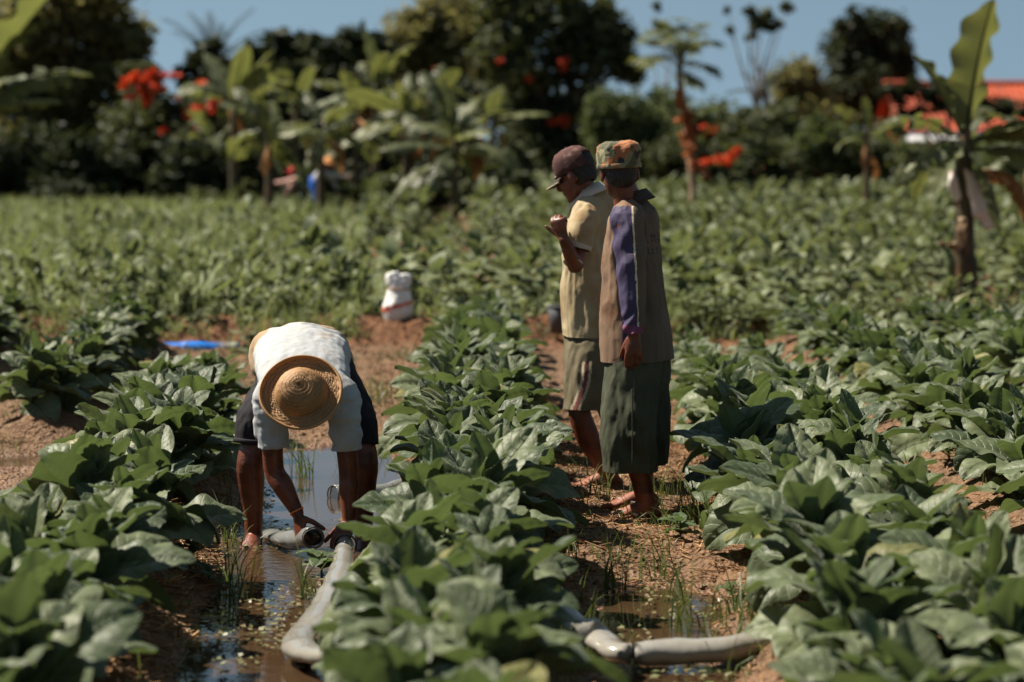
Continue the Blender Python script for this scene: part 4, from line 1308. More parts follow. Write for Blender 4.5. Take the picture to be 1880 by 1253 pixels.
# ---- man in the maroon cap (behind, eating or smoking, one hand raised)
def man_maroon():
    Y0 = 11.3
    root = empty('person', (0.40, Y0, gz(0.40, Y0)))
    tag(root, 'standing person in faded maroon cap and yellowish polo shirt, one fist raised', 'person')
    f = Vector((-.90, .42, 0)).normalized(); l = Vector((-.42, -.90, 0)).normalized()
    fh = Vector((-.80, .42, -.42)).normalized()
    uh = Vector((-.40, .15, .9))
    hc = at(1056, 322, 11.26)
    A = at
    bm = bmesh.new()
    p = head(bm, hc, fh, uh, 1.0)
    sweep(bm, [A(1062, 330, 11.27), A(1073, 352, 11.3), A(1082, 385, 11.33)], [.054, .060, .075], side=l, seg=16)
    sweep(bm, [A(1082, 375, 11.33), A(1088, 405, 11.34), A(1090, 470, 11.34), A(1090, 560, 11.34), A(1090, 640, 11.34)],
          [(.09, .065), (.16, .09), (.15, .105), (.135, .10), (.15, .105)], side=l, seg=20)
    S, E, Wr = A(1072, 400, 11.17), A(1057, 490, 11.08), A(1035, 438, 11.0)
    sweep(bm, [A(1080, 392, 11.25), S, S.lerp(E, .55), E + Vector((.004, 0, .01))], [.046, .052, .044, .036], side=l, seg=14)
    sweep(bm, [E, E.lerp(Wr, .4), Wr], [.038, .035, .026], side=l, seg=14)
    hand(bm, Wr, (-.35, -.05, .93), (.45, .88, .1), (-.8, .4, -.3), curl=(70, 76, 80, 84), s=1.0, thumb=(.55, .12, 1.0), spread=.0)
    S2, E2, W2 = A(1096, 400, 11.5), A(1078, 490, 11.55), A(1045, 440, 11.3)
    sweep(bm, [A(1090, 392, 11.42), S2, E2], [.046, .05, .037], side=l, seg=12)
    sweep(bm, [E2, W2], [.037, .026], side=l, seg=12)
    hand(bm, W2, (-.5, -.5, .6), (.3, .6, .2), (-.3, .2, .9), curl=(60, 62, 64, 66))
    gl = gz(0.43, 11.3)
    An = A(1118, 874, 11.22)
    K = A(1063, 748, 11.18)
    sweep(bm, [A(1086, 630, 11.25), A(1078, 700, 11.22), K, A(1078, 800, 11.19), A(1098, 840, 11.2), An], [.075, .060, .052, .056, .043, .036], side=l, seg=16)
    gl = max(gl, .02)
    An.z = max(An.z, gl + .07)
    foot(bm, An, (-.98, -.18), An.z - .072, (-.2, -.97), 1.0)
    gr = gz(.60, 11.5)
    Ar = A(1178, 868, 11.5); Ar.z = gr + .075
    sweep(bm, [A(1096, 630, 11.43), A(1108, 700, 11.45), A(1125, 770, 11.47), A(1155, 830, 11.5), Ar], [.085, .074, .056, .05, .036], side=l, seg=14)
    foot(bm, Ar, (-.15, .98), gr, (.98, .1), .95)
    me = voxel(bm, 0.0055, 'person_body', 3, .4)
    zs = gl + .12
    set_mats(me, lambda c: np.where(c[:, 2] < zs, 1, 0), [M['skin'], M['dusty_skin']])
    link('body', me, None, root)
    eyes(root, p, fh)
    hairmesh(p, fh, uh, 'hair', M['hair'], root, low=-.06)
    # polo shirt
    bm = bmesh.new()
    sweep(bm, [A(1080, 348, 11.33), A(1084, 366, 11.33), A(1089, 392, 11.34), A(1091, 440, 11.34), A(1091, 500, 11.34), A(1092, 560, 11.34), A(1094, 632, 11.34)],
          [(.075, .07), (.13, .085), (.17, .104), (.178, .122), (.172, .134), (.172, .141), (.178, .147)], side=l, seg=28)
    sweep(bm, [A(1084, 378, 11.26), A(1074, 396, 11.18), A(1066, 425, 11.13), A(1059, 456, 11.1), A(1055, 474, 11.08)], [.064, .071, .068, .061, .058], side=l, seg=20)
    sweep(bm, [A(1094, 378, 11.42), A(1098, 400, 11.49), A(1088, 455, 11.53)], [.064, .066, .06], side=l, seg=16)
    me = voxel(bm, 0.0055, 'polo', 4)
    cut(me, A(1092, 617, 11.34), (-.02, 0, -1))
    cut(me, A(1059, 456, 11.1), (-.30, -.15, -1), 0.085)
    cut(me, A(1080, 355, 11.33), (-.5, .15, 1))
    ac = A(1068, 425, 11.13)
    def ex(co, no):
        low = np.clip((1.15 - co[:, 2]) / .5, 0, 1)
        q = co[:, 0]
        return 0.008 * np.sin(q * 48 + co[:, 2] * 16) * low + 0.006 * np.sin((co[:, 2] + q) * 38) * np.exp(-((co[:, 2] - 1.2) / .12) ** 2)
    displace(me, folds(13, 0.012, 8, 3.0, ex))
    ct = A(1059, 456, 11.1); cn = Vector((-.30, -.15, -1)).normalized()
    def which(c):
        d = (c - np.array(ct)) @ np.array(cn)
        near = np.linalg.norm(c - np.array(ct), axis=1) < .085
        idx = np.zeros(len(c), int)
        idx[near & (d > -.022)] = 1
        return idx
    set_mats(me, which, [M['polo'], M['collar']])
    finish_cloth(link('shirt', me, None, root))
    # open collar with its pointed front tip
    bm = bmesh.new()
    cc = A(1077, 356, 11.32); axc = Vector((-.52, .16, 1)).normalized()
    seg = 40
    loops = []
    for j, (r_, h) in enumerate(((.070, .022), (.078, .020), (.094, -.012), (.105, -.032))):
        z = axc; x = (f - z * f.dot(z)).normalized(); y = z.cross(x)
        lp = []
        for k in range(seg):
            q = 2 * math.pi * k / seg
            tip = math.exp(-((abs(((q + math.pi) % (2 * math.pi)) - math.pi) - .45) / .28) ** 2) if j >= 2 else 0
            rr = r_ + (.018 if j == 3 else .006) * tip
            lp.append(bm.verts.new(cc + z * (h - (.034 if j == 3 else .012) * tip) + x * rr * math.cos(q) + y * rr * 1.08 * math.sin(q)))
        loops.append(lp)
    for a, b in zip(loops[:-1], loops[1:]):
        for k in range(seg):
            if k in (0, seg - 1): continue
            bm.faces.new((a[k], a[(k + 1) % seg], b[(k + 1) % seg], b[k]))
    finish_cloth(link('collar', bm_mesh(bm, 'collar'), M['collar'], root), .003)
    # knee shorts with three side stripes
    bm = bmesh.new()
    sweep(bm, [A(1090, 600, 11.34), A(1090, 640, 11.34), A(1089, 680, 11.34)], [(.15, .135), (.16, .142), (.155, .142)], side=l, seg=24)
    sweep(bm, [A(1086, 640, 11.26), A(1078, 690, 11.22), A(1074, 745, 11.2), A(1072, 770, 11.2)], [(.105, .125), (.108, .112), (.104, .105), (.104, .104)], side=l, seg=24)
    sweep(bm, [A(1096, 640, 11.43), A(1104, 690, 11.45), A(1112, 750, 11.47), A(1113, 775, 11.47)], [(.10, .12), (.105, .11), (.1, .1), (.1, .1)], side=l, seg=24)
    me = voxel(bm, 0.006, 'shorts', 4)
    cut(me, A(1074, 746, 11.3), (0, 0, -1)); cut(me, A(1090, 600, 11.34), (0, 0, 1))
    displace(me, folds(15, 0.014, 8, 3))
    a0, a1 = A(1078, 672, 11.1), A(1058, 745, 11.1)
    def which2(c):
        t = np.clip((a0.z - c[:, 2]) / (a0.z - a1.z), -.2, 1.05)
        cx = a0.x + (a1.x - a0.x) * t + .012 * np.sin(t * 3)
        d = c[:, 0] - cx
        ok = (c[:, 1] < 11.2) & (t > -.1)
        idx = np.zeros(len(c), int)
        idx[ok & (np.abs(d) < .008)] = 1
        idx[ok & (np.abs(np.abs(d) - .017) < .006)] = 2
        return idx
    set_mats(me, which2, [M['khaki'], M['stripe_red'], M['stripe_pale']])
    finish_cloth(link('shorts', me, None, root))
    # baseball cap
    u = (uh - fh * uh.dot(fh)).normalized(); s_ = fh.cross(u)
    cc = p(0, -.012, .030)
    bm = bmesh.new()
    prof = [(.086, -.012), (.0885, .0), (.0885, .02), (.085, .045), (.074, .070), (.055, .088), (.03, .098), (.006, .1015)]
    lathe(bm, prof, cc, u, 48, squash=1.14, side=s_)
    me = bm_mesh(bm, 'cap_crown')
    b = bmesh.new(); b.from_mesh(me)
    bmesh.ops.delete(b, geom=[x for x in b.faces if (lambda q: q.dot(fh) < -.055 and abs(q.dot(s_)) < .045 and .004 < q.dot(u) < .052)(x.calc_center_median() - cc)], context='FACES')
    bmesh.ops.subdivide_edges(b, edges=b.edges[:], cuts=1, use_grid_fill=True)
    b.to_mesh(me); b.free()
    displace(me, lambda co, no: 0.003 * fbm(co * 24, 4, 3))
    for po in me.polygons: po.use_smooth = True
    cap = finish_cloth(link('cap', me, M['maroon'], root), .003)
    bm = bmesh.new()
    sweep(bm, [cc - fh * .090 + s_ * .05 * k + fh * .012 * k * k + u * .0 for k in (-1, -.5, 0, .5, 1)], [(.009, .003)] * 5, side=u, seg=8)
    link('cap_strap', bm_mesh(bm, 'cap_strap'), M['maroon_dark'], cap)
    bm = bmesh.new(); ellipsoid(bm, cc + u * .102, (s_ * .009, fh * .009, u * .005), 6, 10)
    link('cap_button', bm_mesh(bm, 'cap_button'), M['maroon'], cap)
    visor(cap, cc + fh * .084 - u * .004, fh, u, s_, .078, .088, M['maroon_dark'], 0.30, M['brim_edge'])


# ---- man bending over the water
def man_bending():
    root = empty('person', (-.83, 9.83, 0))
    tag(root, 'bending person in straw hat and white shirt joining plastic hoses in the water', 'person')
    A = at
    V = Vector
    X_ = (1, 0, 0)
    n = V((-.05, -.85, .52)).normalized()                 # crown of the head
    fh = V((.0, -.34, -.94)).normalized()
    hatc = A(553, 722, 9.20)
    hc = hatc - n * .066
    uh = V((-.1, -.92, .36))
    bm = bmesh.new()
    p = head(bm, hc, fh, uh, .97)
    sweep(bm, [hc - n * .06, hc - n * .11 + V((0, .01, .01)), V((-.80, 9.44, .69))], [.052, .056, .07], side=X_, seg=14)
    sweep(bm, [(-.865, 10.02, .76), (-.855, 9.88, .79), (-.84, 9.72, .775), (-.82, 9.56, .735), (-.808, 9.46, .70), (-.803, 9.42, .69)],
          [(.15, .10), (.155, .10), (.15, .095), (.165, .09), (.16, .07), (.09, .055)], side=X_, seg=20)
    # arm on the left of the picture, crossing in to the open hose end
    S, E, Wr = V((-.95, 9.45, .64)), A(503, 862, 9.50), A(547, 944, 9.46)
    sweep(bm, [V((-.90, 9.46, .69)), S, S.lerp(E, .5), E, E.lerp(Wr, .35), E.lerp(Wr, .75), Wr], [.05, .052, .044, .041, .043, .032, .026], side=X_, seg=14)
    tipsA = hand(bm, Wr, (.16, -.22, -.95), (.72, .62, 0), (.65, -.70, .1), curl=(42, 40, 38, 36), s=1.0, thumb=(.50, .72, .62), spread=.09)
    # other arm, straight down to the long hose
    S2, E2, W2 = V((-.665, 9.45, .64)), A(640, 870, 9.49), A(641, 958, 9.47)
    sweep(bm, [V((-.72, 9.46, .69)), S2, S2.lerp(E2, .5), E2, E2.lerp(W2, .35), W2], [.05, .052, .044, .039, .039, .026], side=X_, seg=14)
    tipsB = hand(bm, W2, (-.30, -.62, -.62), (-.05, .65, -.75), (-.85, .35, 0), curl=(48, 50, 52, 52), s=1.0, thumb=(.55, .6, .55), spread=.05)
    # legs
    An = A(465, 960, 9.86)
    sweep(bm, [V((-.95, 9.99, .74)), V((-.99, 9.90, .60)), A(462, 835, 9.80), A(461, 880, 9.82), A(464, 925, 9.85), An], [.08, .068, .056, .056, .044, .036], side=X_, seg=16)
    foot(bm, An, (-.04, -1), -.035, (-1, 0), 1.0)
    An2 = A(668, 985, 9.82)
    sweep(bm, [V((-.76, 9.99, .74)), V((-.69, 9.90, .60)), A(668, 835, 9.80), A(667, 885, 9.81), A(667, 935, 9.82), An2], [.08, .068, .056, .055, .044, .036], side=X_, seg=16)
    foot(bm, An2, (.1, -1), -.045, (1, 0), 1.0)
    me = voxel(bm, 0.0055, 'person_body', 3, .4)
    link('body', me, M['skin'], root)
    eyes(root, p, fh)
    hairmesh(p, fh, uh, 'hair', M['hair'], root)
    # orange thread on the wrist
    bm = bmesh.new()
    dW = (Wr - E).normalized()
    w0 = Wr - dW * .012
    a_ = dW.orthogonal().normalized(); b_ = dW.cross(a_)
    sweep(bm, [w0 + (a_ * math.cos(q) + b_ * math.sin(q)) * .0285 for q in [2 * math.pi * k / 20 for k in range(21)]], [.0032] * 21, seg=6, sub=1)
    link('wrist_band', bm_mesh(bm, 'wrist_band'), M['band'], root)
    # shirt
    bm = bmesh.new()
    sweep(bm, [(-.875, 10.12, .70), (-.875, 10.05, .74), (-.870, 9.94, .772), (-.860, 9.82, .782), (-.845, 9.68, .765), (-.825, 9.55, .73), (-.81, 9.46, .70), (-.805, 9.40, .68)],
          [(.195, .125), (.205, .13), (.205, .125), (.195, .118), (.185, .110), (.183, .098), (.165, .075), (.085, .055)], side=X_, seg=28)
    sweep(bm, [V((-.90, 9.47, .69)), S, S.lerp(E, .4), S.lerp(E, .78), S.lerp(E, .95)], [.066, .071, .066, .060, .058], side=X_, seg=20)
    sweep(bm, [V((-.71, 9.47, .69)), S2, S2.lerp(E2, .4), S2.lerp(E2, .78), S2.lerp(E2, .95)], [.068, .073, .066, .060, .057], side=X_, seg=20)
    me = voxel(bm, 0.0055, 'shirt', 4)
    cut(me, V((-.87, 10.10, .70)), (0, .8, -.6), .5)
    cut(me, S.lerp(E, .66), (E - S), .16)
    cut(me, S2.lerp(E2, .66), (E2 - S2), .16)
    def ex(co, no):
        low = np.clip((co[:, 1] - 9.75) / .25, 0, 1)
        q = co[:, 0] + .86
        side_ = np.clip(np.abs(q) / .19, 0, 1) ** 2
        return 0.011 * np.sin(q * 42 + 18 * (co[:, 1] - 9.8)) * low * (0.3 + side_) + 0.010 * np.sin((co[:, 1] * 1.0 - np.abs(q) * .9) * 58) * low + 0.010 * fbm(co * np.array([14, 14, 26]), 44, 2) * (co[:, 2] < .64)
    displace(me, folds(23, 0.0045, 5, 3, ex))
    def which(c):
        q = c[:, 0] + .855
        edge = 9.93 - 0.9 * np.clip(-q - .10, 0, .2) - .35 * np.clip(q - .12, 0, .2) + .02 * np.sin(c[:, 0] * 20)
        lower = (c[:, 1] > edge) & ((c[:, 1] > 9.62) | (q < -.14))
        return np.where(lower & (c[:, 1] > 9.56), 1, 0)
    set_mats(me, which, [M['white_shirt'], M['cream']])
    finish_cloth(link('shirt', me, None, root))
    # rolled shorts, dark with a grey outer side
    bm = bmesh.new()
    sweep(bm, [(-.96, 10.01, .75), (-.855, 10.03, .76), (-.75, 10.01, .75)], [.115, .128, .115], side=(0, 0, 1), seg=20)
    sweep(bm, [(-.945, 10.0, .74), (-.985, 9.92, .61), A(466, 770, 9.84), A(462, 815, 9.81), A(462, 845, 9.8)], [.105, .090, .076, .068, .066], side=X_, seg=20)
    sweep(bm, [(-.77, 10.0, .74), (-.695, 9.92, .61), A(658, 770, 9.84), A(666, 815, 9.81), A(667, 845, 9.8)], [.105, .090, .076, .067, .066], side=X_, seg=20)
    me = voxel(bm, 0.006, 'shorts', 4)
    cut(me, A(462, 812, 9.8), (0, -.2, -1), .16); cut(me, A(666, 815, 9.8), (0, -.2, -1), .16)
    displace(me, folds(25, .008, 9, 4))
    set_mats(me, lambda c: np.where((c[:, 0] < -.985) & (c[:, 1] < 9.95) & (c[:, 0] > -1.045), 1, 0), [M['dark_cloth'], M['grey_cloth']])
    finish_cloth(link('shorts', me, None, root))
    # hem roll
    bm = bmesh.new()
    c0 = A(462, 808, 9.81)
    sweep(bm, [c0 + V((math.cos(q) * .0715, math.sin(q) * .0715, .004 * math.sin(2 * q))) for q in [2 * math.pi * k / 24 for k in range(25)]], [(.010, .006)] * 25, side=(0, 0, 1), seg=8, sub=1)
    link('rolled_hem', bm_mesh(bm, 'rolled_hem'), M['dark_cloth'], root)
    # straw hat: braid wound round and round, the rim turned up
    x = (V((1, 0, 0)) - n * n.x).normalized(); y = n.cross(x)
    prof = []
    for r_ in np.linspace(0.004, .072, 20): prof.append((r_, .094 - 4.2 * r_ ** 2 * (1 + 30 * r_ ** 2)))
    for t in np.linspace(0, 1, 28)[1:]: prof.append((.072 + .031 * (t ** .6), prof[19][1] * (1 - t) ** 1.0))
    for t in np.linspace(0, 1, 26)[1:]: prof.append((.103 + .054 * t, -.004 * math.sin(t * 3.1) + .002 * t + .010 * max(0, t - .82) / .18))
    prof = np.array(prof)
    seg = 220
    s_len = np.concatenate([[0], np.cumsum(np.hypot(np.diff(prof[:, 0]), np.diff(prof[:, 1])))])
    dpr = np.gradient(prof, axis=0); nr = np.stack([-dpr[:, 1], dpr[:, 0]], -1); nr /= np.linalg.norm(nr, axis=1)[:, None] + 1e-9
    TH = np.linspace(0, 2 * np.pi, seg, endpoint=False)
    S_, T_ = np.meshgrid(s_len, TH, indexing='ij')
    rr = prof[:, 0][:, None]
    bw = .0155
    bt = (S_ + bw * T_ / (2 * np.pi)) / bw                       # which braid
    fr = bt - np.floor(bt)
    arc = T_ * np.maximum(np.floor(bt), 1) * 2.0
    zig = np.abs(((arc * 1.3 + np.where(fr < .5, fr, 1 - fr) * 2.0) % 1.0) - .5) * 2
    weave = np.clip(zig, 0, 1) ** .8 * np.clip(np.minimum(fr, 1 - fr) * 7, 0, 1)
    wob = 0.006 * np.sin(T_ * 2 + 1) * (rr > .10) * (rr - .10) / .055 + .004 * np.sin(T_ * 3 + 2.5) * (rr > .1) * (rr - .1) / .055 + .0022 * fbm(np.stack([rr * np.cos(T_) * 30, rr * np.sin(T_) * 30, T_ * 0], -1).reshape(-1, 3), 5, 2).reshape(T_.shape)
    # dented crown
    H = prof[:, 1][:, None] - .012 * np.exp(-((rr * np.cos(T_) - .02) / .03) ** 2 - ((rr * np.sin(T_) + .01) / .03) ** 2) * (rr < .08)
    rad = rr + nr[:, 0][:, None] * -weave * .0 + nr[:, 0][:, None] * .0055 * (weave - .5)
    hh = H + nr[:, 1][:, None] * .0055 * (weave - .5) + wob
    pos = np.array(hatc)[None, None] + np.array(x)[None, None] * (rad * np.cos(T_))[..., None] + np.array(y)[None, None] * (rad * np.sin(T_) * .97)[..., None] + np.array(n)[None, None] * hh[..., None]
    k = len(prof)
    i = np.arange(k - 1)[:, None] * seg + np.arange(seg)[None]
    j = np.arange(k - 1)[:, None] * seg + (np.arange(seg)[None] + 1) % seg
    q = np.stack([i, i + seg, j + seg, j], -1).reshape(-1, 4)
    me = mesh_np('straw_hat', pos.reshape(-1, 3), q)
    at_ = me.attributes.new('weave', 'FLOAT', 'POINT'); at_.data.foreach_set('value', weave.astype(np.float32).ravel())
    hat = link('straw_hat', me, M['hat'], root)
    md = hat.modifiers.new('thick', 'SOLIDIFY'); md.thickness = .004; md.offset = -1
    bm = bmesh.new()
    sweep(bm, [hatc + (x * math.cos(q) + y * math.sin(q) * .97) * .157 + n * (.012 + .006 * math.sin(2 * q + 1) + .004 * math.sin(3 * q + 2.5)) for q in [2 * math.pi * k / 60 for k in range(61)]], [(.008, .0055)] * 61, side=n, seg=8, sub=1)
    me = bm_mesh(bm, 'brim_binding')
    b = bmesh.new(); b.from_mesh(me); bmesh.ops.subdivide_edges(b, edges=b.edges[:], cuts=2, use_grid_fill=True); b.to_mesh(me); b.free()
    displace(me, lambda co, no: .0016 * np.sin(np.arctan2((co - np.array(hatc)) @ np.array(y), (co - np.array(hatc)) @ np.array(x)) * 75) * .5)
    w_ = me.attributes.new('weave', 'FLOAT', 'POINT'); w_.data.foreach_set('value', np.full(len(me.vertices), .7, dtype=np.float32))
    link('brim_binding', me, M['hat'], hat)
    return root


man_camo()
man_maroon()
man_bending()


# ---- two stooping field hands far behind
def far_person(px, py_head, d, lean, tops, label, hat):
    s = 1.0
    c = at(px, py_head, d)
    g = gz(c.x, d)
    root = empty('person', (c.x, d, g))
    tag(root, label, 'person', 'field hands stooping far behind')
    top, low, arm, hatm = tops
    hz = .80
    hip = Vector((c.x - lean * .28, d + .05, g + hz))
    hc = Vector((c.x, d, c.z))
    neck = hc + Vector((-lean * .06, .02, -.12))
    f = Vector((lean, -.15, -.35)).normalized()
    sidev = Vector((0, -1, 0))
    bm = bmesh.new()
    p = head(bm, hc, f, (lean * .3, 0, 1), 1.0)
    sweep(bm, [hc - Zv * .05, neck, neck.lerp(hip, .12)], [.05, .055, .07], side=sidev, seg=10)
    sweep(bm, [neck, neck.lerp(hip, .3), neck.lerp(hip, .7), hip], [(.09, .07), (.17, .10), (.15, .10), (.15, .11)], side=sidev, seg=14)
    hands = []
    for k in (-1, 1):
        S = neck.lerp(hip, .15) + sidev * .17 * k
        E = S + Vector((lean * .16, 0, -.18)) if k < 0 else S + Vector((lean * .24, 0, -.07))
        Wr = E + (Vector((lean * .12, 0, -.2)) if k < 0 else Vector((lean * .23, 0, -.02)))
        sweep(bm, [S, E, Wr], [.05, .04, .028], side=sidev, seg=10)
        hand(bm, Wr, (Wr - E), (0, 0, -1), (0, -k, 0))
        hands.append((S, E, Wr))
        H = hip + sidev * .09 * k
        sweep(bm, [H, H + Vector((.03 * lean, 0, -.38)), Vector((H.x - .02 * lean, H.y, g + .07))], [.085, .058, .036], side=sidev, seg=10)
        foot(bm, Vector((H.x - .02 * lean, H.y, g + .075)), (lean, 0), g, (0, -k))
    link('body', voxel(bm, .009, 'person_body', 2), M['skin'], root)
    eyes(root, p, f)
    hairmesh(p, f, (lean * .3, 0, 1), 'hair', M['hair'], root)
    bm = bmesh.new()
    sweep(bm, [neck, neck.lerp(hip, .12), neck.lerp(hip, .4), neck.lerp(hip, .8), hip - Zv * .04], [(.08, .075), (.17, .11), (.185, .125), (.175, .125), (.175, .13)], side=sidev, seg=16)
    me = voxel(bm, .012, 'shirt', 3); displace(me, folds(31, .01, 6, 4)); link('shirt', me, top, root)
    for S, E, Wr in hands:
        bm = bmesh.new(); sweep(bm, [S, E, E.lerp(Wr, .8)], [.062, .052, .042], side=sidev, seg=10)
        me = voxel(bm, .012, 'sleeve', 2); displace(me, folds(32, .006, 9, 6)); link('sleeve', me, arm, root)
    bm = bmesh.new()
    sweep(bm, [hip + Zv * .06, hip - Zv * .12], [(.16, .125), (.165, .13)], side=sidev, seg=14)
    for k in (-1, 1):
        H = hip + sidev * .09 * k
        sweep(bm, [H, H + Vector((.03 * lean, 0, -.38)), Vector((H.x - .02 * lean, H.y, g + .16))], [.105, .08, .07], side=sidev, seg=12)
    me = voxel(bm, .012, 'trousers', 3); displace(me, folds(33, .008, 7, 3)); link('trousers', me, low, root)
    u = Vector((lean * .3, 0, 1)).normalized()
    bm = bmesh.new()
    if hat == 'cap':
        lathe(bm, [(.09, -.01), (.092, .02), (.08, .06), (.05, .085), (.008, .095)], p(0, -.01, .03), u, 20)
        sweep(bm, [p(0, .06, .03), p(0, .15, .02)], [(.07, .006), (.05, .005)], side=sidev, seg=10)
        link('cap', bm_mesh(bm, 'cap'), hatm, root)
    else:
        lathe(bm, [(.235, -.05), (.19, -.005), (.12, .045), (.05, .11), (.006, .135), (.006, .13), (.05, .10), (.12, .035), (.19, -.013), (.232, -.056)], p(0, -.01, .05), u, 28)
        me = bm_mesh(bm, 'straw_hat'); displace(me, lambda co, no: .008 * fbm(co * 9, 2, 2)); link('straw_hat', me, hatm, root)
    return root, hands


far_person(537, 318, 52, -1, (M['blue_cloth'], M['navy'], M['pink_cloth'], M['red_cloth']), 'distant stooping person in red cap and blue shirt beside the left banana plant', 'cap')
rt, hnds = far_person(603, 303, 50, 1, (M['white_shirt'], M['royal'], M['white_shirt'], M['orange_straw']), 'distant stooping person in orange straw hat and white shirt', 'straw')

# ------------------------------------------------------------------ things lying about
def hose(name, pts, rad, mat, label, cat, open_end=True, seg=18):
    bm = bmesh.new()
    sweep(bm, pts, rad, side=(1, 0, 0), seg=seg, sub=8, caps=False, close=False)
    me = bm_mesh(bm, name)
    displace(me, lambda co, no: 0.0075 * fbm(co * 8, 2, 3) + .004 * np.abs(fbm(co * np.array([26, 26, 40]), 7, 2)))
    o = link(name, me, mat)
    m = o.modifiers.new('thick', 'SOLIDIFY'); m.thickness = .002; m.offset = -1
    return tag(o, label, cat)


def hz(px, py, z):
    """point on the level z seen at a pixel"""
    d = FPX * (CAM_Z - z) / (py - 275.0)
    p = at(px, py, d); return Vector((p.x, p.y, z))


H = [at(634, 1000, 9.40), hz(632, 1030, .05), hz(626, 1065, .045), hz(606, 1110, .042), hz(575, 1155, .04), hz(548, 1190, .045), hz(575, 1212, .06), hz(660, 1205, .10)]
H += [Vector((-.28, 7.75, .17)), Vector((-.10, 7.80, .19)), Vector((.08, 7.86, .16)), hz(1055, 1160, .09), hz(1100, 1182, .06), hz(1140, 1207, .05), hz(1220, 1207, .05), hz(1320, 1202, .055), hz(1420, 1186, .07), hz(1500, 1172, .12), hz(1600, 1170, .17), hz(1720, 1168, .14), hz(1850, 1165, .05)]
hs_ = hose('irrigation_hose', H, [.038, .042, (.050, .034), (.054, .028), (.055, .026), (.054, .026), (.052, .028), (.05, .03), (.05, .04), (.05, .04), (.05, .04), (.05, .03), (.052, .024), (.05, .032), (.05, .038), (.05, .038), (.048, .038), (.05, .04), (.05, .04), (.05, .04), (.05, .04)],
     M['film'], 'long clear plastic irrigation hose curling from the bending man to the right row', 'hose')


def ring(root_o, c, n, r, tube, mat, name):
    n = Vector(n).normalized(); a = n.orthogonal().normalized(); b = n.cross(a)
    bm = bmesh.new()
    sweep(bm, [c + (a * math.cos(q) + b * math.sin(q)) * r for q in [2 * math.pi * k / 30 for k in range(31)]], [tube] * 31, seg=7, sub=1)
    return link(name, bm_mesh(bm, name), mat, root_o)


M['film_dark'] = pmat('dark_film_rim', (0.10, 0.09, 0.08), None, rough=0.25)
ring(hs_, at(634, 1000, 9.40), (0.02, .96, .25), .043, .004, M['film_dark'], 'hose_rim')
# short hose in the other hand, its mouth turned to us
mc = at(575, 988, 9.37)
h2 = hose('hose_piece', [mc, mc + Vector((-.02, .06, -.002)), at(545, 992, 9.56), at(520, 990, 9.72), hz(497, 985, -.01), hz(480, 962, -.03)], [.040, .040, .039, (.043, .030), (.045, .016), (.045, .008)], M['clear'], 'short clear hose with an open ring mouth held by the bending man', 'hose')
ring(h2, mc, (.05, -1, .1), .041, .0042, M['film_dark'], 'hose_rim')
bm_ = bmesh.new()
lathe(bm_, [(.0385, 0), (.0385, .004), (.002, .004)], mc + Vector((0, .05, 0)), (0, -1, .1), 24, close=True)
link('water_in_hose', bm_mesh(bm_, 'water_in_hose'), M['water'], h2)
m2 = hz(612, 915, .012)
h3 = hose('sunken_hose', [m2 + Vector((0, 0, .01)), m2 + Vector((.10, .06, 0)), m2 + Vector((.24, .2, -.004)), m2 + Vector((.4, .4, .03)), m2 + Vector((.6, .5, .1))], [.040, .040, .038, .038, .036], M['clear'], 'clear hose end half sunk in the water behind the bending man', 'hose')
ring(h3, m2 + Vector((0, 0, .01)), (-.7, -.7, .1), .041, .004, M['film_dark'], 'hose_rim')

# pipes in the ditch
def pipe(x0, x1, y, z, r, mat, label, joint=None):
    bm = bmesh.new()
    n = 8
    sweep(bm, [(x0 + (x1 - x0) * k / n, y + .01 * math.sin(k), z + .006 * math.sin(k * 1.7)) for k in range(n + 1)], [r] * (n + 1), side=(0, 0, 1), seg=18, sub=3, caps=False)
    o = tag(link('pipe', bm_mesh(bm, 'pipe'), mat), label, 'pipe')
    for jx in joint or []:
        bm = bmesh.new(); sweep(bm, [(jx - .05, y, z), (jx + .05, y, z)], [r * 1.09] * 2, side=(0, 0, 1), seg=18, sub=2, caps=False)
        link('pipe_joint', bm_mesh(bm, 'pipe_joint'), mat, o)


xa, xb = at(250, 642, 19.3).x, at(440, 642, 19.3).x
pipe(xa, xb, 19.3, CAM_Z - (642 - 275) / FPX * 19.3 , .060, M['blue_pipe'], 'bright blue plastic pipe lying across the ditch at left', [xa + .42])
xa, xb = at(712, 657, 18.9).x, at(1463, 657, 18.9).x
pipe(xa, xb, 18.9, CAM_Z - (657 - 275) / FPX * 18.9, .030, M['bamboo'], 'long pale yellow pipe lying across the ends of the rows', [xa + .25, xb - .3])


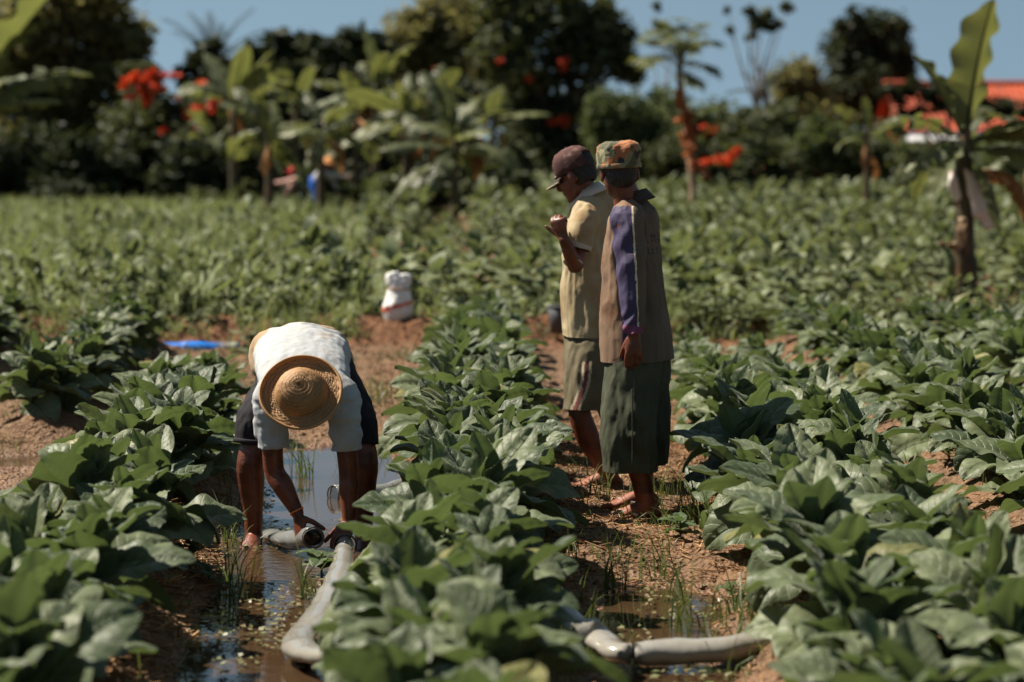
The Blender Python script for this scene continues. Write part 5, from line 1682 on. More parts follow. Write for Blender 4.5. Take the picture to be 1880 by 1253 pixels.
def sack():
    d = 20.1
    b = at(730, 588, d); z = gz(b.x, d) + .015
    s = (588 - 514) / FPX * d
    bm = bmesh.new()
    c = Vector((b.x, d, z - .01))
    sweep(bm, [c, c + Vector((.0, 0, .05)), c + Vector((.01, 0, .12)), c + Vector((.012, 0, .19)), c + Vector((.018, 0, .25)), c + Vector((.02, 0, .29))], [(.12, .09), (.135, .10), (.122, .095), (.10, .08), (.088, .06), (.09, .05)], side=(1, 0, 0), seg=20)
    sweep(bm, [c + Vector((.0, 0, .25)), c + Vector((-.03, 0, .30)), c + Vector((-.045, 0, s + .02))], [(.06, .045), (.072, .045), (.06, .03)], side=(1, 0, 0), seg=14)
    sweep(bm, [c + Vector((.03, 0, .25)), c + Vector((.06, .01, .30)), c + Vector((.065, 0, s + .005))], [(.055, .045), (.065, .045), (.05, .03)], side=(1, 0, 0), seg=14)
    me = voxel(bm, .009, 'sack', 2)
    displace(me, folds(41, .012, 16, 12))
    set_mats(me, lambda q: np.where((q[:, 2] > z + .065 + .25 * (q[:, 0] - b.x)) & (q[:, 2] < z + .10 + .25 * (q[:, 0] - b.x)) | ((q[:, 2] < z + .05) & (q[:, 0] < b.x - .05) & (q[:, 2] > z + .03)), 1, 0), [M['sack'], M['sack_red']])
    o = link('sack', me)
    tag(o, 'tied white sack with a red printed band on the earth bank', 'sack')
    bm = bmesh.new()
    sweep(bm, [c + Vector((.015 + math.cos(q) * .096, math.sin(q) * .072, .235)) for q in [2 * math.pi * k / 20 for k in range(21)]], [.007] * 21, seg=6, sub=1)
    link('tie_cord', bm_mesh(bm, 'tie_cord'), M['straw'], o)


sack()


def bucket():
    d = 19.75
    b = at(1030, 612, d); z = CAM_Z - (612 - 275) / FPX * d
    z = max(z, gz(b.x, d) - .01)
    hgt = 50 / FPX * d
    bm = bmesh.new()
    prof = [(.085, 0), (.098, hgt * .5), (.112, hgt), (.107, hgt), (.093, hgt * .5), (.08, .01)]
    lathe(bm, prof, (b.x, d, z), (0, 0, 1), 28)
    o = tag(link('bucket', bm_mesh(bm, 'bucket'), M['bucket']), 'dark grey plastic bucket on the bank behind the maroon capped man', 'bucket')
    bm = bmesh.new()
    sweep(bm, [Vector((b.x + math.cos(q) * .114, d + math.sin(q) * .114, z + hgt)) for q in [2 * math.pi * k / 28 for k in range(29)]], [.006] * 29, seg=6, sub=1)
    link('rim', bm_mesh(bm, 'rim'), M['bucket'], o)
    bm = bmesh.new()
    sweep(bm, [Vector((b.x + math.cos(q) * .112, d - .05 * math.sin(q), z + hgt - .01 - .07 * math.sin(q))) for q in [math.pi * k / 14 for k in range(15)]], [.0035] * 15, seg=6, sub=1)
    link('handle', bm_mesh(bm, 'handle'), M['film_dark'], o)


bucket()

# ------------------------------------------------------------------ trees and bananas beyond the field
def clump_leaves(cs, size, dens, seed, flat=0.35):
    """leaf-sized faces gathered in uneven clumps; cs (centre, (rx, ry, rz))"""
    r = np.random.default_rng(seed)
    Vs, rn = [], []
    for c, rad in cs:
        rad = np.array(rad)
        n = int(dens * 2.3 * (np.mean(rad) / size) ** 2) + 6
        # sub-clumps give light and dark lumps and ragged gaps
        k = max(6, n // 40)
        d0 = r.normal(size=(k, 3)); d0 /= np.linalg.norm(d0, axis=1)[:, None]
        cc = d0 * (r.random((k, 1)) ** 0.4) * rad * 0.88
        kid = r.integers(0, k, n); lum = r.normal(0, .22, k)
        P = cc[kid] + r.normal(size=(n, 3)) * rad * 0.19 + np.array(c)
        u = r.normal(size=(n, 3)); u[:, 2] *= 0.5; u /= np.linalg.norm(u, axis=1)[:, None]
        w = r.normal(size=(n, 3)); w = np.cross(u, w); w /= np.linalg.norm(w, axis=1)[:, None]
        nn = np.cross(u, w)
        s = size * r.uniform(0.55, 1.25, (n, 1))
        q = np.stack([P - u * s, P - w * s * 0.45 + nn * s * .12, P + u * s, P + w * s * 0.45 + nn * s * .12], 1)
        Vs.append(q.reshape(-1, 3))
        rn.append(np.clip(r.normal(0.45, 0.22, n) + lum[kid], 0, 1))
    V = np.concatenate(Vs); n = len(V) // 4
    me = mesh_np('crown', V, np.arange(n * 4).reshape(-1, 4), smooth=False)
    face_rand(me, np.concatenate(rn))
    return me


def tree(name, D, base_px, clumps, mat, label, cat, size=0.16, dens=11, trunk=0.14, seed=0, group=None, depth=1.0, lean=0, bark='bark', extra=None, base_y=None):
    """clumps: (px, py, rx px, ry px) outline lumps of the crown at distance D"""
    r = random.Random(seed)
    sc = D / FPX
    bx = at(base_px, 300, D).x
    g = gz(bx, D)
    root = empty(name, (bx, D, g))
    tag(root, label, cat, group)
    cs = []
    for px, py, rx, ry in clumps:
        dy = r.uniform(-.5, .5) * depth * rx * sc
        c = at(px, py, D); c.y += dy
        cs.append((c, (rx * sc, (rx + ry) * .5 * sc * depth, ry * sc)))
    link('crown', clump_leaves(cs, size, dens, seed + 5), mat, root)
    # trunk with limbs reaching into the lumps
    top = sum((c for c, _ in cs), Vector()) / len(cs)
    fork = Vector((bx + lean * .5, D, g)).lerp(Vector((top.x, top.y, top.z)), 0.5)
    bm = bmesh.new()
    sweep(bm, [Vector((bx, D, g - .1)), Vector((bx, D, g)).lerp(fork, .5) + Vector((r.uniform(-.08, .08), 0, 0)), fork], [trunk * 1.25, trunk, trunk * .8], seg=10, sub=4)
    for c, rad in cs:
        mid = fork.lerp(c, .5) + Vector((r.uniform(-.15, .15), r.uniform(-.15, .15), .1))
        sweep(bm, [fork - Vector((0, 0, trunk)), mid, c + Vector((0, 0, rad[2] * .3))], [trunk * .6, trunk * .4, trunk * .12], seg=7, sub=3)
    link('trunk', bm_mesh(bm, 'trunk'), M[bark], root)
    if extra:
        for nm, mt, cl, sz, dn in extra:
            ce = [(at(px, py, D - 1.6), (rr * sc, rr * sc, rr * sc * .8)) for px, py, rr in cl]
            link(nm, clump_leaves(ce, sz, dn, seed + 77), mt, root)
    return root


tree('broadleaf_tree', 64, 120, [(60, 60, 110, 90), (170, 70, 90, 75), (225, 60, 55, 55), (120, -10, 120, 60), (30, 150, 90, 80), (130, 160, 100, 70), (215, 140, 60, 60), (-60, 90, 90, 110), (250, 110, 35, 45), (40, 260, 110, 90), (150, 250, 100, 80)],
     M['tree_olive'], 'large spreading tree with olive crown at the top left corner', 'tree', .17, 14, .2, 1)
tree('flame_tree', 60, 320, [(290, 190, 70, 55), (360, 215, 60, 60), (250, 240, 70, 60), (330, 270, 90, 60), (420, 230, 50, 60), (260, 140, 45, 30)], M['tree'], 'flame tree with big clusters of red blossom left of centre', 'tree', .13, 13, .12, 2,
     extra=[('red_blossoms', M['flower'], [(242, 143, 17), (268, 148, 20), (292, 160, 16), (262, 175, 17), (232, 160, 12), (240, 180, 8), (280, 135, 10), (300, 140, 8), (270, 190, 9), (322, 138, 10), (370, 157, 14), (392, 195, 16), (362, 205, 11), (345, 210, 9), (368, 234, 14), (300, 240, 10), (325, 182, 6)], .10, 7)])
BUSH = [(-190, 280, 110, 110, 57), (-340, 290, 110, 110, 58), (40, 300, 110, 70, 56), (150, 310, 90, 60, 55), (250, 310, 90, 60, 57), (345, 315, 80, 55, 55), (430, 310, 75, 60, 58), (530, 300, 70, 65, 60), (640, 290, 70, 70, 60), (-60, 300, 80, 80, 56), (725, 280, 70, 75, 62), (850, 290, 70, 60, 61), (925, 310, 60, 50, 60)]
for i, (px, py, rx, ry, D) in enumerate(BUSH):
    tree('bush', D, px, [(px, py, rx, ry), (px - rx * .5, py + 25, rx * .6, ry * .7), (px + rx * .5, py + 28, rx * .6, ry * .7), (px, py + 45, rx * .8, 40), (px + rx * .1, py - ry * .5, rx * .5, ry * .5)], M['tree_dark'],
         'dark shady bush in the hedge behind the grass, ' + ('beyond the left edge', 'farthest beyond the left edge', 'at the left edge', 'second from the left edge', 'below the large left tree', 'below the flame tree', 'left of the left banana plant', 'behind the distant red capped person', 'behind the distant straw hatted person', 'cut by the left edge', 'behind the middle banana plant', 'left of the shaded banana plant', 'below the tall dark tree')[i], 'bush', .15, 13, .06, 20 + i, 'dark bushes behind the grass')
tree('broadleaf_tree', 74, 800, [(760, 70, 60, 60), (820, 50, 70, 60), (880, 60, 60, 70), (740, 120, 50, 50), (800, 130, 70, 60), (870, 150, 70, 70), (780, 200, 80, 60)], M['tree_olive'], 'soft olive tree crown in the middle, left of the tall dark tree', 'tree', .15, 15, .16, 3,
     extra=[('red_blossoms', M['flower'], [(690, 215, 8), (798, 125, 5), (905, 115, 5), (788, 200, 6)], .09, 7)])
tree('broadleaf_tree', 70, 1000, [(930, 20, 70, 60), (1010, 10, 80, 60), (1080, 40, 70, 60), (1130, 80, 55, 60), (960, 100, 80, 70), (1050, 120, 80, 60), (1160, 120, 35, 40), (950, 190, 80, 70), (1040, 200, 80, 60), (980, 280, 90, 70), (1070, 280, 80, 60), (1150, 60, 30, 25)], M['tree'], 'tall dark leafy tree behind the two standing men', 'tree', .18, 13, .22, 4,
     extra=[('red_blossoms', M['flower'], [(1030, 115, 12), (975, 145, 10), (1035, 125, 8), (918, 112, 6), (1018, 220, 14), (1038, 222, 12)], .09, 8)])
tree('bush', 62, 1140, [(1110, 200, 45, 45), (1160, 215, 50, 45), (1130, 250, 60, 45), (1200, 250, 45, 45), (1150, 300, 80, 45)], M['bush_soft'], 'soft mid green bush right behind the camouflage cap', 'bush', .09, 16, .06, 5)
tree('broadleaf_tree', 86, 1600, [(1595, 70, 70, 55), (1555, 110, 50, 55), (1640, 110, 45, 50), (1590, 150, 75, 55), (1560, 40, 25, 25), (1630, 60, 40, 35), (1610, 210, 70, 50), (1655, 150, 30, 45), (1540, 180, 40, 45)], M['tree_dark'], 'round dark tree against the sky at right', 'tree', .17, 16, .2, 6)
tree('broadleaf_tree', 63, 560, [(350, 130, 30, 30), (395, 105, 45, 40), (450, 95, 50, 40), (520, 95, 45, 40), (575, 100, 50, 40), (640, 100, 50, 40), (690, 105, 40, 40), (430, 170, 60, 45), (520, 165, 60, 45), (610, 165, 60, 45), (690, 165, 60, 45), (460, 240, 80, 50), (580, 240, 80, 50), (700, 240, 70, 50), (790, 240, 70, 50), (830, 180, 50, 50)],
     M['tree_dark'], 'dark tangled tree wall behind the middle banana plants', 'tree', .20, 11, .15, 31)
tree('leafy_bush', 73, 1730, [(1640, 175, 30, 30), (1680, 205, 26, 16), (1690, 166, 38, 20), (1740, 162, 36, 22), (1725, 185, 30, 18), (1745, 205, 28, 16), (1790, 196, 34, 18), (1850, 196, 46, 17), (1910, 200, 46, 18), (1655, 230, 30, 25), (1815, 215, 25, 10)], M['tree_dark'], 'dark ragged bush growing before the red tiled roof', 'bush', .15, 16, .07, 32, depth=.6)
tree('palm_bush', 82, 1455, [(1455, 140, 45, 35), (1440, 175, 40, 40), (1490, 165, 30, 45), (1500, 215, 60, 40)], M['tree_olive'], 'drooping rounded tree left of the round dark tree', 'tree', .14, 15, .12, 7)
tree('thin_tree', 72, 1390, [(1385, 45, 22, 22), (1405, 30, 18, 20), (1375, 22, 16, 14), (1430, 45, 18, 12), (1448, 15, 14, 18), (1420, 50, 16, 10), (1378, 70, 16, 9), (1337, 18, 9, 9), (1340, 55, 8, 8)], M['tree'], 'slender tall tree with sparse leaf tufts against the sky', 'tree', .10, 13, .055, 8, depth=.8, bark='bark_pale')
tree('thin_tree', 72, 1208, [(1206, 12, 10, 11), (1214, 50, 22, 16), (1245, 50, 18, 10)], M['tree'], 'thin bare stemmed tree with one leaf tuft left of the papaya', 'tree', .10, 12, .035, 9, depth=.8, bark='bark_pale')
FB = [(455, 365, 45, 35, 53), (650, 345, 50, 40, 52), (700, 350, 50, 40, 50), (770, 355, 50, 40, 47), (880, 350, 55, 45, 49), (945, 345, 50, 45, 52), (380, 362, 45, 25, 54)]
for i, (px, py, rx, ry, D) in enumerate(FB):
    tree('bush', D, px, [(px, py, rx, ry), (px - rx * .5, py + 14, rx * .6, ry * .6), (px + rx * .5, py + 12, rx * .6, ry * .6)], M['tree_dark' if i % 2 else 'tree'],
         'low leafy bush under the banana plants, ' + ('left of the red capped worker', 'right of the straw hatted worker', 'below the tallest banana plant', 'left of the drooping banana plant', 'right of the drooping banana plant', 'in deep shade left of the standing men', 'at its left end')[i], 'bush', .15, 11, .05, 60 + i, 'low bushes under the banana plants')
SH = [(1300, 215, 60, 40, 66), (1370, 240, 60, 50, 64), (1440, 230, 60, 45, 66), (1500, 260, 60, 50, 62), (1400, 290, 70, 45, 60), (1560, 280, 60, 50, 63), (1630, 270, 60, 50, 65), (1240, 290, 60, 45, 61), (1310, 320, 55, 30, 57), (1225, 205, 45, 50, 68), (1700, 300, 60, 40, 60), (1780, 300, 70, 45, 62), (1860, 290, 60, 60, 60)]
for i, (px, py, rx, ry, D) in enumerate(SH):
    tree('bush', D, px, [(px, py, rx, ry), (px - rx * .5, py + 15, rx * .5, ry * .7), (px + rx * .5, py + 18, rx * .5, ry * .7), (px, py + 35, rx * .8, 35)], M['tree' if i % 3 else 'bush_soft'],
         'leafy green bush at the field edge, ' + ('right of the papaya trunk', 'below the slender tall tree', 'below the drooping tree', 'left of the small banana plant', 'before the red roofed shed', 'behind the small banana plant', 'left of the right banana plant', 'behind the papaya', 'low and left of the shed', 'between standing men and papaya', 'behind the right banana stem', 'under the white eave', 'at the right edge')[i], 'bush', .14, 12, .06, 40 + i, 'green bushes at the right field edge',
         extra=([('red_blossoms', M['flower'], [(1300, 240, 10), (1318, 243, 12), (1340, 246, 10), (1352, 240, 8), (1290, 235, 8)], .09, 8)] if i == 0 else [('red_blossoms', M['flower'], [(1300, 296, 12), (1322, 292, 13), (1345, 285, 12), (1352, 278, 9), (1285, 300, 10), (1335, 300, 9)], .09, 8)] if i == 8 else None))


# banana leaves, each a mesh of torn strips along a curved midrib
def banana_leaf(L, W, droop, seed, torn=0.6, vfold=0.25, wave=0.10):
    r = random.Random(seed)
    nu = 26
    u = np.linspace(0, 1, nu + 1)
    a = -droop * u ** 1.4
    cy = np.concatenate([[0], np.cumsum(np.cos((a[1:] + a[:-1]) / 2))]) * L / nu
    cz = np.concatenate([[0], np.cumsum(np.sin((a[1:] + a[:-1]) / 2))]) * L / nu
    w = np.where(u < .12, .03, 1) * (np.clip((u - .10) / .22, 0, 1) ** .5) * (1 - np.clip((u - .6) / .4, 0, 1) ** 2.4) * W / 2
    bm = bmesh.new()
    for side in (-1, 1):
        i = 2
        while i < nu:
            n = min(r.choice((2, 3, 4, 6)) if torn > .3 else 8, nu - i)
            fold = vfold + r.uniform(-.5, .25) * torn
            dr = r.uniform(.1, 1.0) * torn
            gap = 0.12 * torn
            rows = []
            for k in range(n + 1):
                t = i + k
                sh = (gap if k == 0 else (-gap if k == n else 0)) * L / nu
                row = []
                for q in range(5):
                    v = q / 4
                    ang = fold - dr * v * 1.2
                    x = side * w[t] * v * math.cos(ang)
                    z = w[t] * v * (math.sin(ang) + wave * v * math.sin(t * 1.1 + side * 1.3 + seed)) + .008 * math.sin(t * 3.1 + q)
                    nrm = (-math.sin(a[t]), math.cos(a[t]))
                    row.append(bm.verts.new((x, cy[t] + sh * v * 2 + w[t] * v * .18 * math.cos(a[t]) + nrm[0] * z, cz[t] + w[t] * v * .18 * math.sin(a[t]) + nrm[1] * z)))
                rows.append(row)
            for A_, B_ in zip(rows[:-1], rows[1:]):
                for q in range(4): bm.faces.new((A_[q], A_[q + 1], B_[q + 1], B_[q]))
            i += n
    sweep(bm, [(0, cy[k], cz[k]) for k in range(0, nu + 1, 2)], [.022 * (1 - k / 16) + .004 for k in range(14)], side=(1, 0, 0), seg=6, sub=1)
    me = bm_mesh(bm, 'banana_leaf')
    me.materials.append(M['banana'])
    return me


BL = [banana_leaf(1.5, .40, .4 + .27 * s, 60 + s, (.15, .7, .5, .9, .6)[s]) for s in range(5)]
BL.append(banana_leaf(1.45, .50, .35, 91, .12, .55, .22))
BDRY = banana_leaf(1.1, .3, 2.4, 80, .95, -.4); BDRY.materials.clear(); BDRY.materials.append(M['banana_dry'])


def banana(px, py_base, h, leaves, label, stem_r=.09, seed=0, dry=3, lean=0.0, D=None):
    """leaves: (azimuth deg, elevation deg, scale, mesh)"""
    r = random.Random(seed)
    D = D or FPX * CAM_Z / (py_base - 275.0)
    b = at(px, py_base, D); g = gz(b.x, D)
    root = empty('banana_plant', (b.x, D, g))
    tag(root, label, 'banana plant', None)
    bm = bmesh.new()
    sweep(bm, [(0, 0, -.1), (lean * .3, 0, h * .4), (lean * .7, 0, h * .75), (lean, 0, h)], [stem_r * 1.3, stem_r, stem_r * .8, stem_r * .5], side=(1, 0, 0), seg=12, sub=4)
    me = bm_mesh(bm, 'pseudostem'); displace(me, lambda co, no: .012 * fbm(co * np.array([9, 9, 1.5]), 4, 2)); me.materials.append(M['pseudostem'])
    o = bpy.data.objects.new('trunk', me); col.objects.link(o); o.parent = root
    for az, el, s, k in leaves:
        o = bpy.data.objects.new('leaf', BL[k]); col.objects.link(o); o.parent = root
        o.location = (lean, 0, h - .12 + r.uniform(-.35, .1) * (1 if len(leaves) > 11 else .3))
        o.rotation_euler = (Matrix.Rotation(R(az), 3, 'Z') @ Matrix.Rotation(R(el), 3, 'X') @ Matrix.Rotation(R(r.uniform(-45, 45)), 3, 'Y')).to_euler()
        o.scale = (s, s, s)
    for i in range(dry):
        o = bpy.data.objects.new('dry_leaf', BDRY); col.objects.link(o); o.parent = root
        o.location = (lean * .8, 0, h * r.uniform(.7, .95))
        o.rotation_euler = (Matrix.Rotation(r.uniform(0, 6.28), 3, 'Z') @ Matrix.Rotation(R(r.uniform(-20, 20)), 3, 'X')).to_euler()
        s = r.uniform(.5, .9); o.scale = (s, s, s)
    return root


def ring_leaves(n, s, seed, e0=25, e1=75):
    r = random.Random(seed)
    return [(i * 137.5 + r.uniform(-20, 20), r.uniform(e0, e1), s * r.uniform(.75, 1.1), r.randrange(5)) for i in range(n)]


# azimuth 90 points to the left of the picture, 270 (-90) to the right, 180 towards us
banana(495, 428, 1.9, ring_leaves(12, .9, 1, -30, 82), 'banana plant left of centre beside the distant red capped person', .09, 1, 2)
banana(835, 440, 1.75, ring_leaves(14, .98, 2, -35, 82), 'large banana plant with many drooping leaves left of the standing men', .08, 2, 5)
banana(590, 425, 2.0, ring_leaves(12, .85, 3, -30, 85), 'banana plant with yellowing leaves behind the distant straw hatted person', .09, 3, 4)
banana(655, 415, 2.2, ring_leaves(12, .9, 4, -35, 80), 'banana plant between the two middle banana plants', .09, 4, 4)
banana(745, 418, 2.3, ring_leaves(13, .95, 5, -30, 85), 'tall banana plant just left of the large drooping one', .09, 5, 4)
banana(905, 405, 2.3, ring_leaves(7, 1.0, 6, 20, 70), 'banana plant in the shade right of the large drooping one', .09, 6, 3)
banana(430, 410, 2.6, ring_leaves(8, 1.15, 7, 30, 85), 'tall dark banana plant behind the flame tree flowers', .1, 7, 2)
banana(545, 408, 2.5, ring_leaves(12, .95, 21, -30, 85), 'tall banana plant rising behind the distant workers', .1, 21, 2)
banana(395, 400, 1.7, ring_leaves(7, .85, 22, 20, 80), 'banana plant at the right flank of the flame tree', .1, 22, 2)
banana(690, 402, 2.9, ring_leaves(13, 1.0, 23, -35, 85), 'tallest banana plant of the middle clump', .1, 23, 3)
banana(790, 398, 2.6, ring_leaves(12, .95, 24, -30, 80), 'banana plant just behind the large drooping banana plant', .1, 24, 3)
banana(215, 395, 1.3, ring_leaves(8, .9, 25, 15, 70), 'banana plant under the large left tree', .09, 25, 1)
banana(1590, 440, 1.85, [(75, 62, .62, 2), (110, 15, .55, 4), (-60, 40, .5, 1), (170, 70, .5, 0)], 'small banana plant with two curling leaves left of the round dark tree', .07, 8, 2)
banana(-40, 520, 2.2, [(-88, 64, 1.6, 5), (-80, 44, 1.45, 3), (-95, 25, 1.0, 1), (-70, 72, 1.2, 2), (-150, 40, 1.0, 2), (60, 50, 1, 1)], 'banana plant at the left edge with leaves arching into view', .1, 9, 0, D=38)
rb = banana(1768, 575, 1.66, [(-150, 82, 1.02, 5), (104, 66, .72, 5), (82, 38, .62, 3), (-92, 28, .85, 4), (-118, 22, .85, 1), (-100, 2, .9, 2), (118, -14, .62, 3), (140, -35, .6, 5), (-150, -38, .7, 1), (-20, 40, .8, 2), (60, -20, .6, 4)],
            'big banana plant at right with one leaf standing straight up and white wrapping', .105, 10, 1)
banana(1925, 520, 1.6, [(80, 30, .8, 2), (95, 50, .8, 4), (110, 8, .8, 3), (170, 40, .7, 1), (-90, 40, .8, 0)], 'banana plant cut by the right edge of the view', .08, 11, 3)


def wrap(root, pts, rad, mat, name, seed):
    bm = bmesh.new()
    sweep(bm, pts, rad, side=(1, 0, 0), seg=16, sub=5)
    me = bm_mesh(bm, name); displace(me, folds(seed, .03, 11, 6)); me.materials.append(mat)
    return link(name, me, None, root)


D_ = rb.location.y
wrap(rb, [at(1772, 310, D_ - .12), at(1790, 345, D_ - .16), at(1806, 385, D_ - .16), at(1818, 418, D_ - .14)], [(.02, .02), (.075, .03), (.10, .035), (.05, .02)], M['bag'], 'film_bag', 51)
wrap(rb, [at(1748, 312, D_ - .05), at(1750, 340, D_ - .08), at(1758, 368, D_ - .06)], [(.02, .02), (.05, .03), (.04, .02)], M['bag'], 'film_bag', 52)
wrap(rb, [at(1768, 402, D_ - .10), at(1764, 425, D_ - .14), at(1770, 445, D_ - .12), at(1758, 465, D_ - .14)], [(.04, .02), (.055, .02), (.03, .02), (.02, .01)], M['sheath'], 'torn_sheath', 53)
wrap(rb, [at(1764, 455, D_ - .10), at(1745, 450, D_ - .18), at(1728, 446, D_ - .2)], [(.03, .02), (.035, .015), (.012, .006)], M['sheath'], 'torn_sheath', 54)
wrap(rb, [at(1772, 480, D_), at(1768, 530, D_), at(1766, 580, D_)], [.115, .14, .15], M['pseudostem'], 'stem_base', 55)
wrap(rb, [at(1748, 580, D_ - .15), at(1746, 520, D_ - .15), at(1742, 470, D_ - .15), at(1722, 435, D_ - .15)], [.028, .03, .04, .02], M['stem'], 'sucker', 56)


# papaya with dry orange leaves hanging down its trunk
def papaya():
    D = FPX * CAM_Z / (430 - 275.0)
    b = at(1268, 430, D); g = gz(b.x, D)
    root = empty('papaya_tree', (b.x, D, g))
    tag(root, 'papaya tree with dry orange leaves hanging along its trunk', 'tree')
    bm = bmesh.new()
    top = at(1248, 150, D)
    sweep(bm, [Vector((b.x, D, g - .1)), at(1273, 350, D), at(1262, 250, D), top, at(1250, 100, D)], [.085, .075, .07, .065, .05], side=(1, 0, 0), seg=12, sub=4)
    link('trunk', bm_mesh(bm, 'trunk'), M['bark_pale'], root)
    sc = D / FPX
    cl = [(at(px, py, D - .12), (rx * sc, .14, ry * sc)) for px, py, rx, ry in ((1252, 190, 12, 14), (1255, 215, 14, 16), (1264, 245, 15, 16), (1266, 272, 16, 14), (1276, 300, 13, 12), (1290, 318, 10, 9), (1246, 175, 9, 9), (1268, 225, 10, 14))]
    link('dry_leaves', clump_leaves(cl, .09, 9, 5), M['papaya_dry'], root)
    r = random.Random(4)
    bmL = None
    for i in range(34):
        az = i * 2.4; el = r.uniform(.35, 1.35) if i > 3 else r.uniform(-.2, .3)
        L = r.uniform(.45, 1.0)
        d = Vector((math.cos(az) * math.cos(el), math.sin(az) * math.cos(el), math.sin(el)))
        s0 = at(1249, 120 + r.uniform(-25, 25), D)
        e = s0 + d * L
        bm = bmesh.new()
        sweep(bm, [s0, s0.lerp(e, .5) + Vector((0, 0, .05)), e], [.014, .010, .008], seg=6, sub=3)
        pet = link('leaf_stalk', bm_mesh(bm, 'leaf_stalk'), M['stem'], root)
        bm = bmesh.new()
        a0 = d.orthogonal().normalized(); dn = (d * .6 + Vector((0, 0, -.5))).normalized()
        for k in range(7):
            q = -1.5 + k * .5
            sv = Vector((0, 0, 1)).cross(d)
            sv = sv.normalized() if sv.length > .1 else Vector((1, 0, 0))
            v = (dn * math.cos(q) + sv * math.sin(q)).normalized()
            w = v.cross(Vector((0, 0, 1)) if abs(v.z) < .9 else Vector((1, 0, 0))).normalized()
            LL = r.uniform(.32, .48)
            p0, p1, p2 = e, e + v * LL * .55, e + v * LL + Vector((0, 0, -.05))
            f0 = [bm.verts.new(x) for x in (p0 - w * .01, p1 - w * .08, p2, p1 + w * .08, p0 + w * .01)]
            bm.faces.new(f0)
        link('leaf', bm_mesh(bm, 'papaya_leaf', False), M['banana'], pet)


papaya()


# spiky dry palm and feathery palms on the skyline at left
def palm(px, py_base, py_top, D, n, L, label, seed, up=(30, 85)):
    r = random.Random(seed)
    b = at(px, py_base, D); g = gz(b.x, D)
    root = empty('palm_tree', (b.x, D, g)); tag(root, label, 'palm tree')
    top = at(px, py_top, D)
    bm = bmesh.new(); sweep(bm, [Vector((b.x, D, g - .1)), Vector((b.x + .1, D, (g + top.z) / 2)), top], [.16, .12, .10], seg=10, sub=4)
    link('trunk', bm_mesh(bm, 'trunk'), M['bark'], root)
    for i in range(n):
        az = i * 2.4 + r.uniform(-.2, .2); el = R(r.uniform(*up))
        bm = bmesh.new()
        pts = []
        p = top.copy(); e = el
        for k in range(9):
            pts.append(p.copy())
            p = p + Vector((math.cos(az) * math.cos(e), math.sin(az) * math.cos(e), math.sin(e))) * (L / 8)
            e -= r.uniform(.02, .16)
        sweep(bm, pts, [.025 * (1 - k / 10) for k in range(9)], seg=5, sub=1)
        for k in range(1, 9):
            for j in range(3):
                q = pts[k].lerp(pts[k - 1], j / 3); t = (pts[k] - pts[k - 1]).normalized()
                s = t.cross(Vector((0, 0, 1)))
                s = s.normalized() if s.length > .05 else Vector((1, 0, 0))
                for m_ in (-1, 1):
                    v = (s * m_ + t * .9 + Vector((0, 0, -.25))).normalized(); ll = L * .22 * (1.1 - abs(k - 4) / 6)
                    w = t * .022
                    bm.faces.new([bm.verts.new(x) for x in (q - w, q + v * ll * .6 - w + Vector((0, 0, .02)), q + v * ll - Vector((0, 0, .06)), q + v * ll * .6 + w, q + w)])
        link('frond', bm_mesh(bm, 'frond', False), M['palm'], root)


palm(395, 400, 125, 66, 9, 1.9, 'dark palm with stiff raised fronds on the skyline left of centre', 1, (25, 85))
palm(500, 400, 130, 70, 9, 1.1, 'dark feathery palm on the skyline, middle of the left palms', 2, (20, 85))
palm(560, 400, 120, 68, 9, 1.1, 'dark feathery palm on the skyline nearest the middle tree', 3, (20, 85))
palm(650, 400, 110, 72, 9, 1.2, 'small dark palm before the olive tree crown', 4, (20, 85))
palm(1405, 400, 170, 75, 10, 1.2, 'dark palm at the foot of the slender tall tree', 5, (10, 85))
tree('broadleaf_tree', 67, 470, [(400, 150, 45, 40), (440, 150, 50, 40), (490, 125, 50, 40), (560, 125, 55, 42), (620, 118, 50, 40), (680, 125, 50, 45), (530, 160, 60, 45), (640, 165, 60, 45), (500, 210, 80, 50), (600, 210, 80, 50), (690, 210, 60, 50), (350, 170, 35, 25)], M['tree'], 'dark tree mass under the palms left of centre', 'tree', .13, 13, .15, 12)


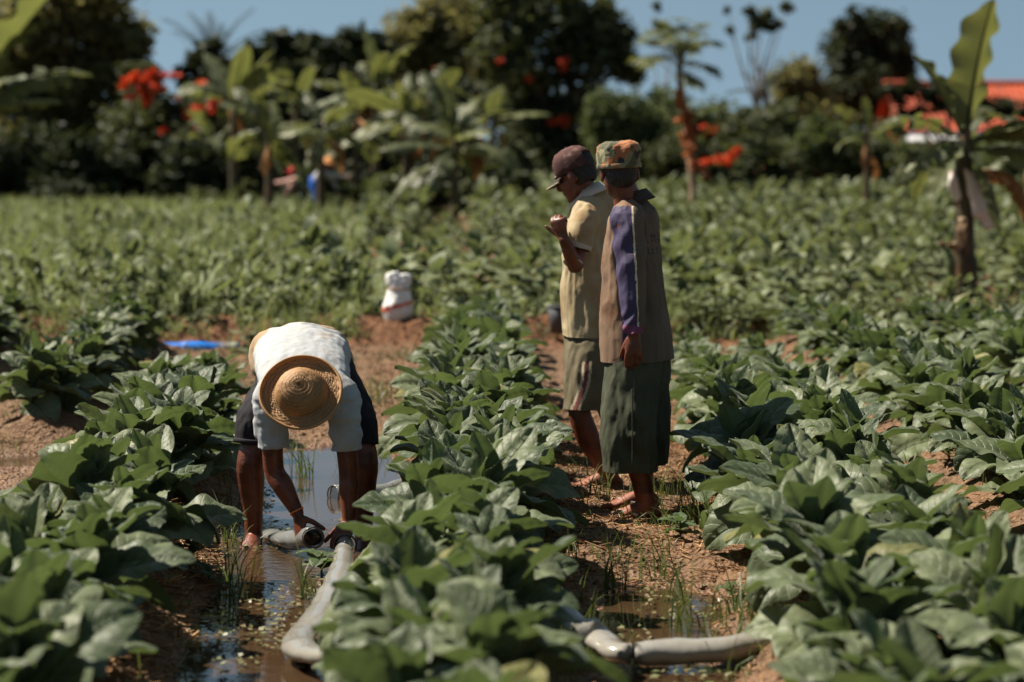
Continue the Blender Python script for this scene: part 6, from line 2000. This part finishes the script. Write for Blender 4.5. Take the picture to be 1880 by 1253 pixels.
# houses with red roofs behind the trees
def house(px0, px1, py_ridge, py_eave, py_fascia, D, label, wallm, depth=5.0):
    a, b = at(px0, py_eave, D), at(px1, py_eave, D)
    ze = a.z; zr = at(px0, py_ridge, D + depth / 2).z
    zf = at(px0, py_fascia, D).z
    g = gz(a.x, D)
    x0, x1 = a.x, b.x
    root = empty('house', ((x0 + x1) / 2, D + depth / 2, g)); tag(root, label, 'house')
    bm = bmesh.new()
    # roof of pantile rolls: each slope a corrugated sheet
    pitch = .22
    n = int((x1 - x0) / pitch * 4)
    for yy, sgn in ((D, 1), (D + depth, -1)):
        prev = None
        for i in range(n + 1):
            x = x0 + (x1 - x0) * i / n
            h = .035 * (1 + math.cos(i * math.pi / 2))
            colv = []
            rows = 9
            for k in range(rows):
                t = k / (rows - 1)
                y = yy + (D + depth / 2 - yy) * t
                z = ze + (zr - ze) * t + h + (.02 if k % 2 else 0)
                colv.append(bm.verts.new((x, y, z)))
            if prev:
                for k in range(rows - 1):
                    q = (prev[k], colv[k], colv[k + 1], prev[k + 1])
                    bm.faces.new(q if sgn > 0 else q[::-1])
            prev = colv
    rf = link('roof', bm_mesh(bm, 'roof', False), M['roof'], root)
    bm = bmesh.new(); sweep(bm, [(x0, D + depth / 2, zr + .06), (x1, D + depth / 2, zr + .06)], [.09, .09], seg=10, sub=2)
    link('ridge_cap', bm_mesh(bm, 'ridge_cap'), M['roof'], rf)
    # white eave band, shaped as a sheet sloping outward to catch sunlight
    bm = bmesh.new()
    pr = []
    for (yy, zz) in ((D + .3, ze - .02), (D - .75, zf + .05), (D - .75, zf), (D + .3, ze - .08)):
        pr.append([bm.verts.new((xx, yy, zz)) for xx in (x0 + .2, x1)])
    for k in range(4): bm.faces.new((pr[k][0], pr[k][1], pr[(k + 1) % 4][1], pr[(k + 1) % 4][0]))
    bm.faces.new([q[0] for q in pr]); bm.faces.new([q[1] for q in pr][::-1])
    link('tilted_eave', bm_mesh(bm, 'tilted_eave', False), M['wall_white'], root)
    bm = bmesh.new()
    box(bm, ((x0 + x1) / 2, D + depth / 2, (g + ze) / 2 - .06), x1 - x0 - .7, depth - .7, ze - g - .12)
    vs = [bm.verts.new(v) for v in ((x0 + .35, D + .6, ze - .1), (x0 + .35, D + depth - .6, ze - .1), (x0 + .35, D + depth / 2, zr - .15), (x1 - .35, D + .6, ze - .1), (x1 - .35, D + depth - .6, ze - .1), (x1 - .35, D + depth / 2, zr - .15))]
    bm.faces.new((vs[0], vs[2], vs[1])); bm.faces.new((vs[3], vs[4], vs[5]))
    link('wall', bm_mesh(bm, 'wall', False), wallm, root)
    k = max(1, int((x1 - x0) / 2.4))
    for i in range(k):
        cx = x0 + (x1 - x0) * (i + .5) / k
        bm = bmesh.new()
        for bx_, bz_, sx, sz in ((0, .5, 1.0, .07), (0, -.5, 1.0, .07), (-.465, 0, .07, .93), (.465, 0, .07, .93), (0, 0, .05, .93)):
            box(bm, (cx + bx_, D + .34, g + 1.3 + bz_), sx, .06, sz)
        w = link('window', bm_mesh(bm, 'window', False), M['wood'], root)
        bm = bmesh.new(); box(bm, (cx, D + .346, g + 1.3), .86, .02, .93)
        link('pane', bm_mesh(bm, 'pane', False), M['dark_glass'], w)


house(1645, 2050, 156, 243, 262, 78, 'long house with red tiled roof and white eave behind the right banana', M['wall_orange'], 5.0)
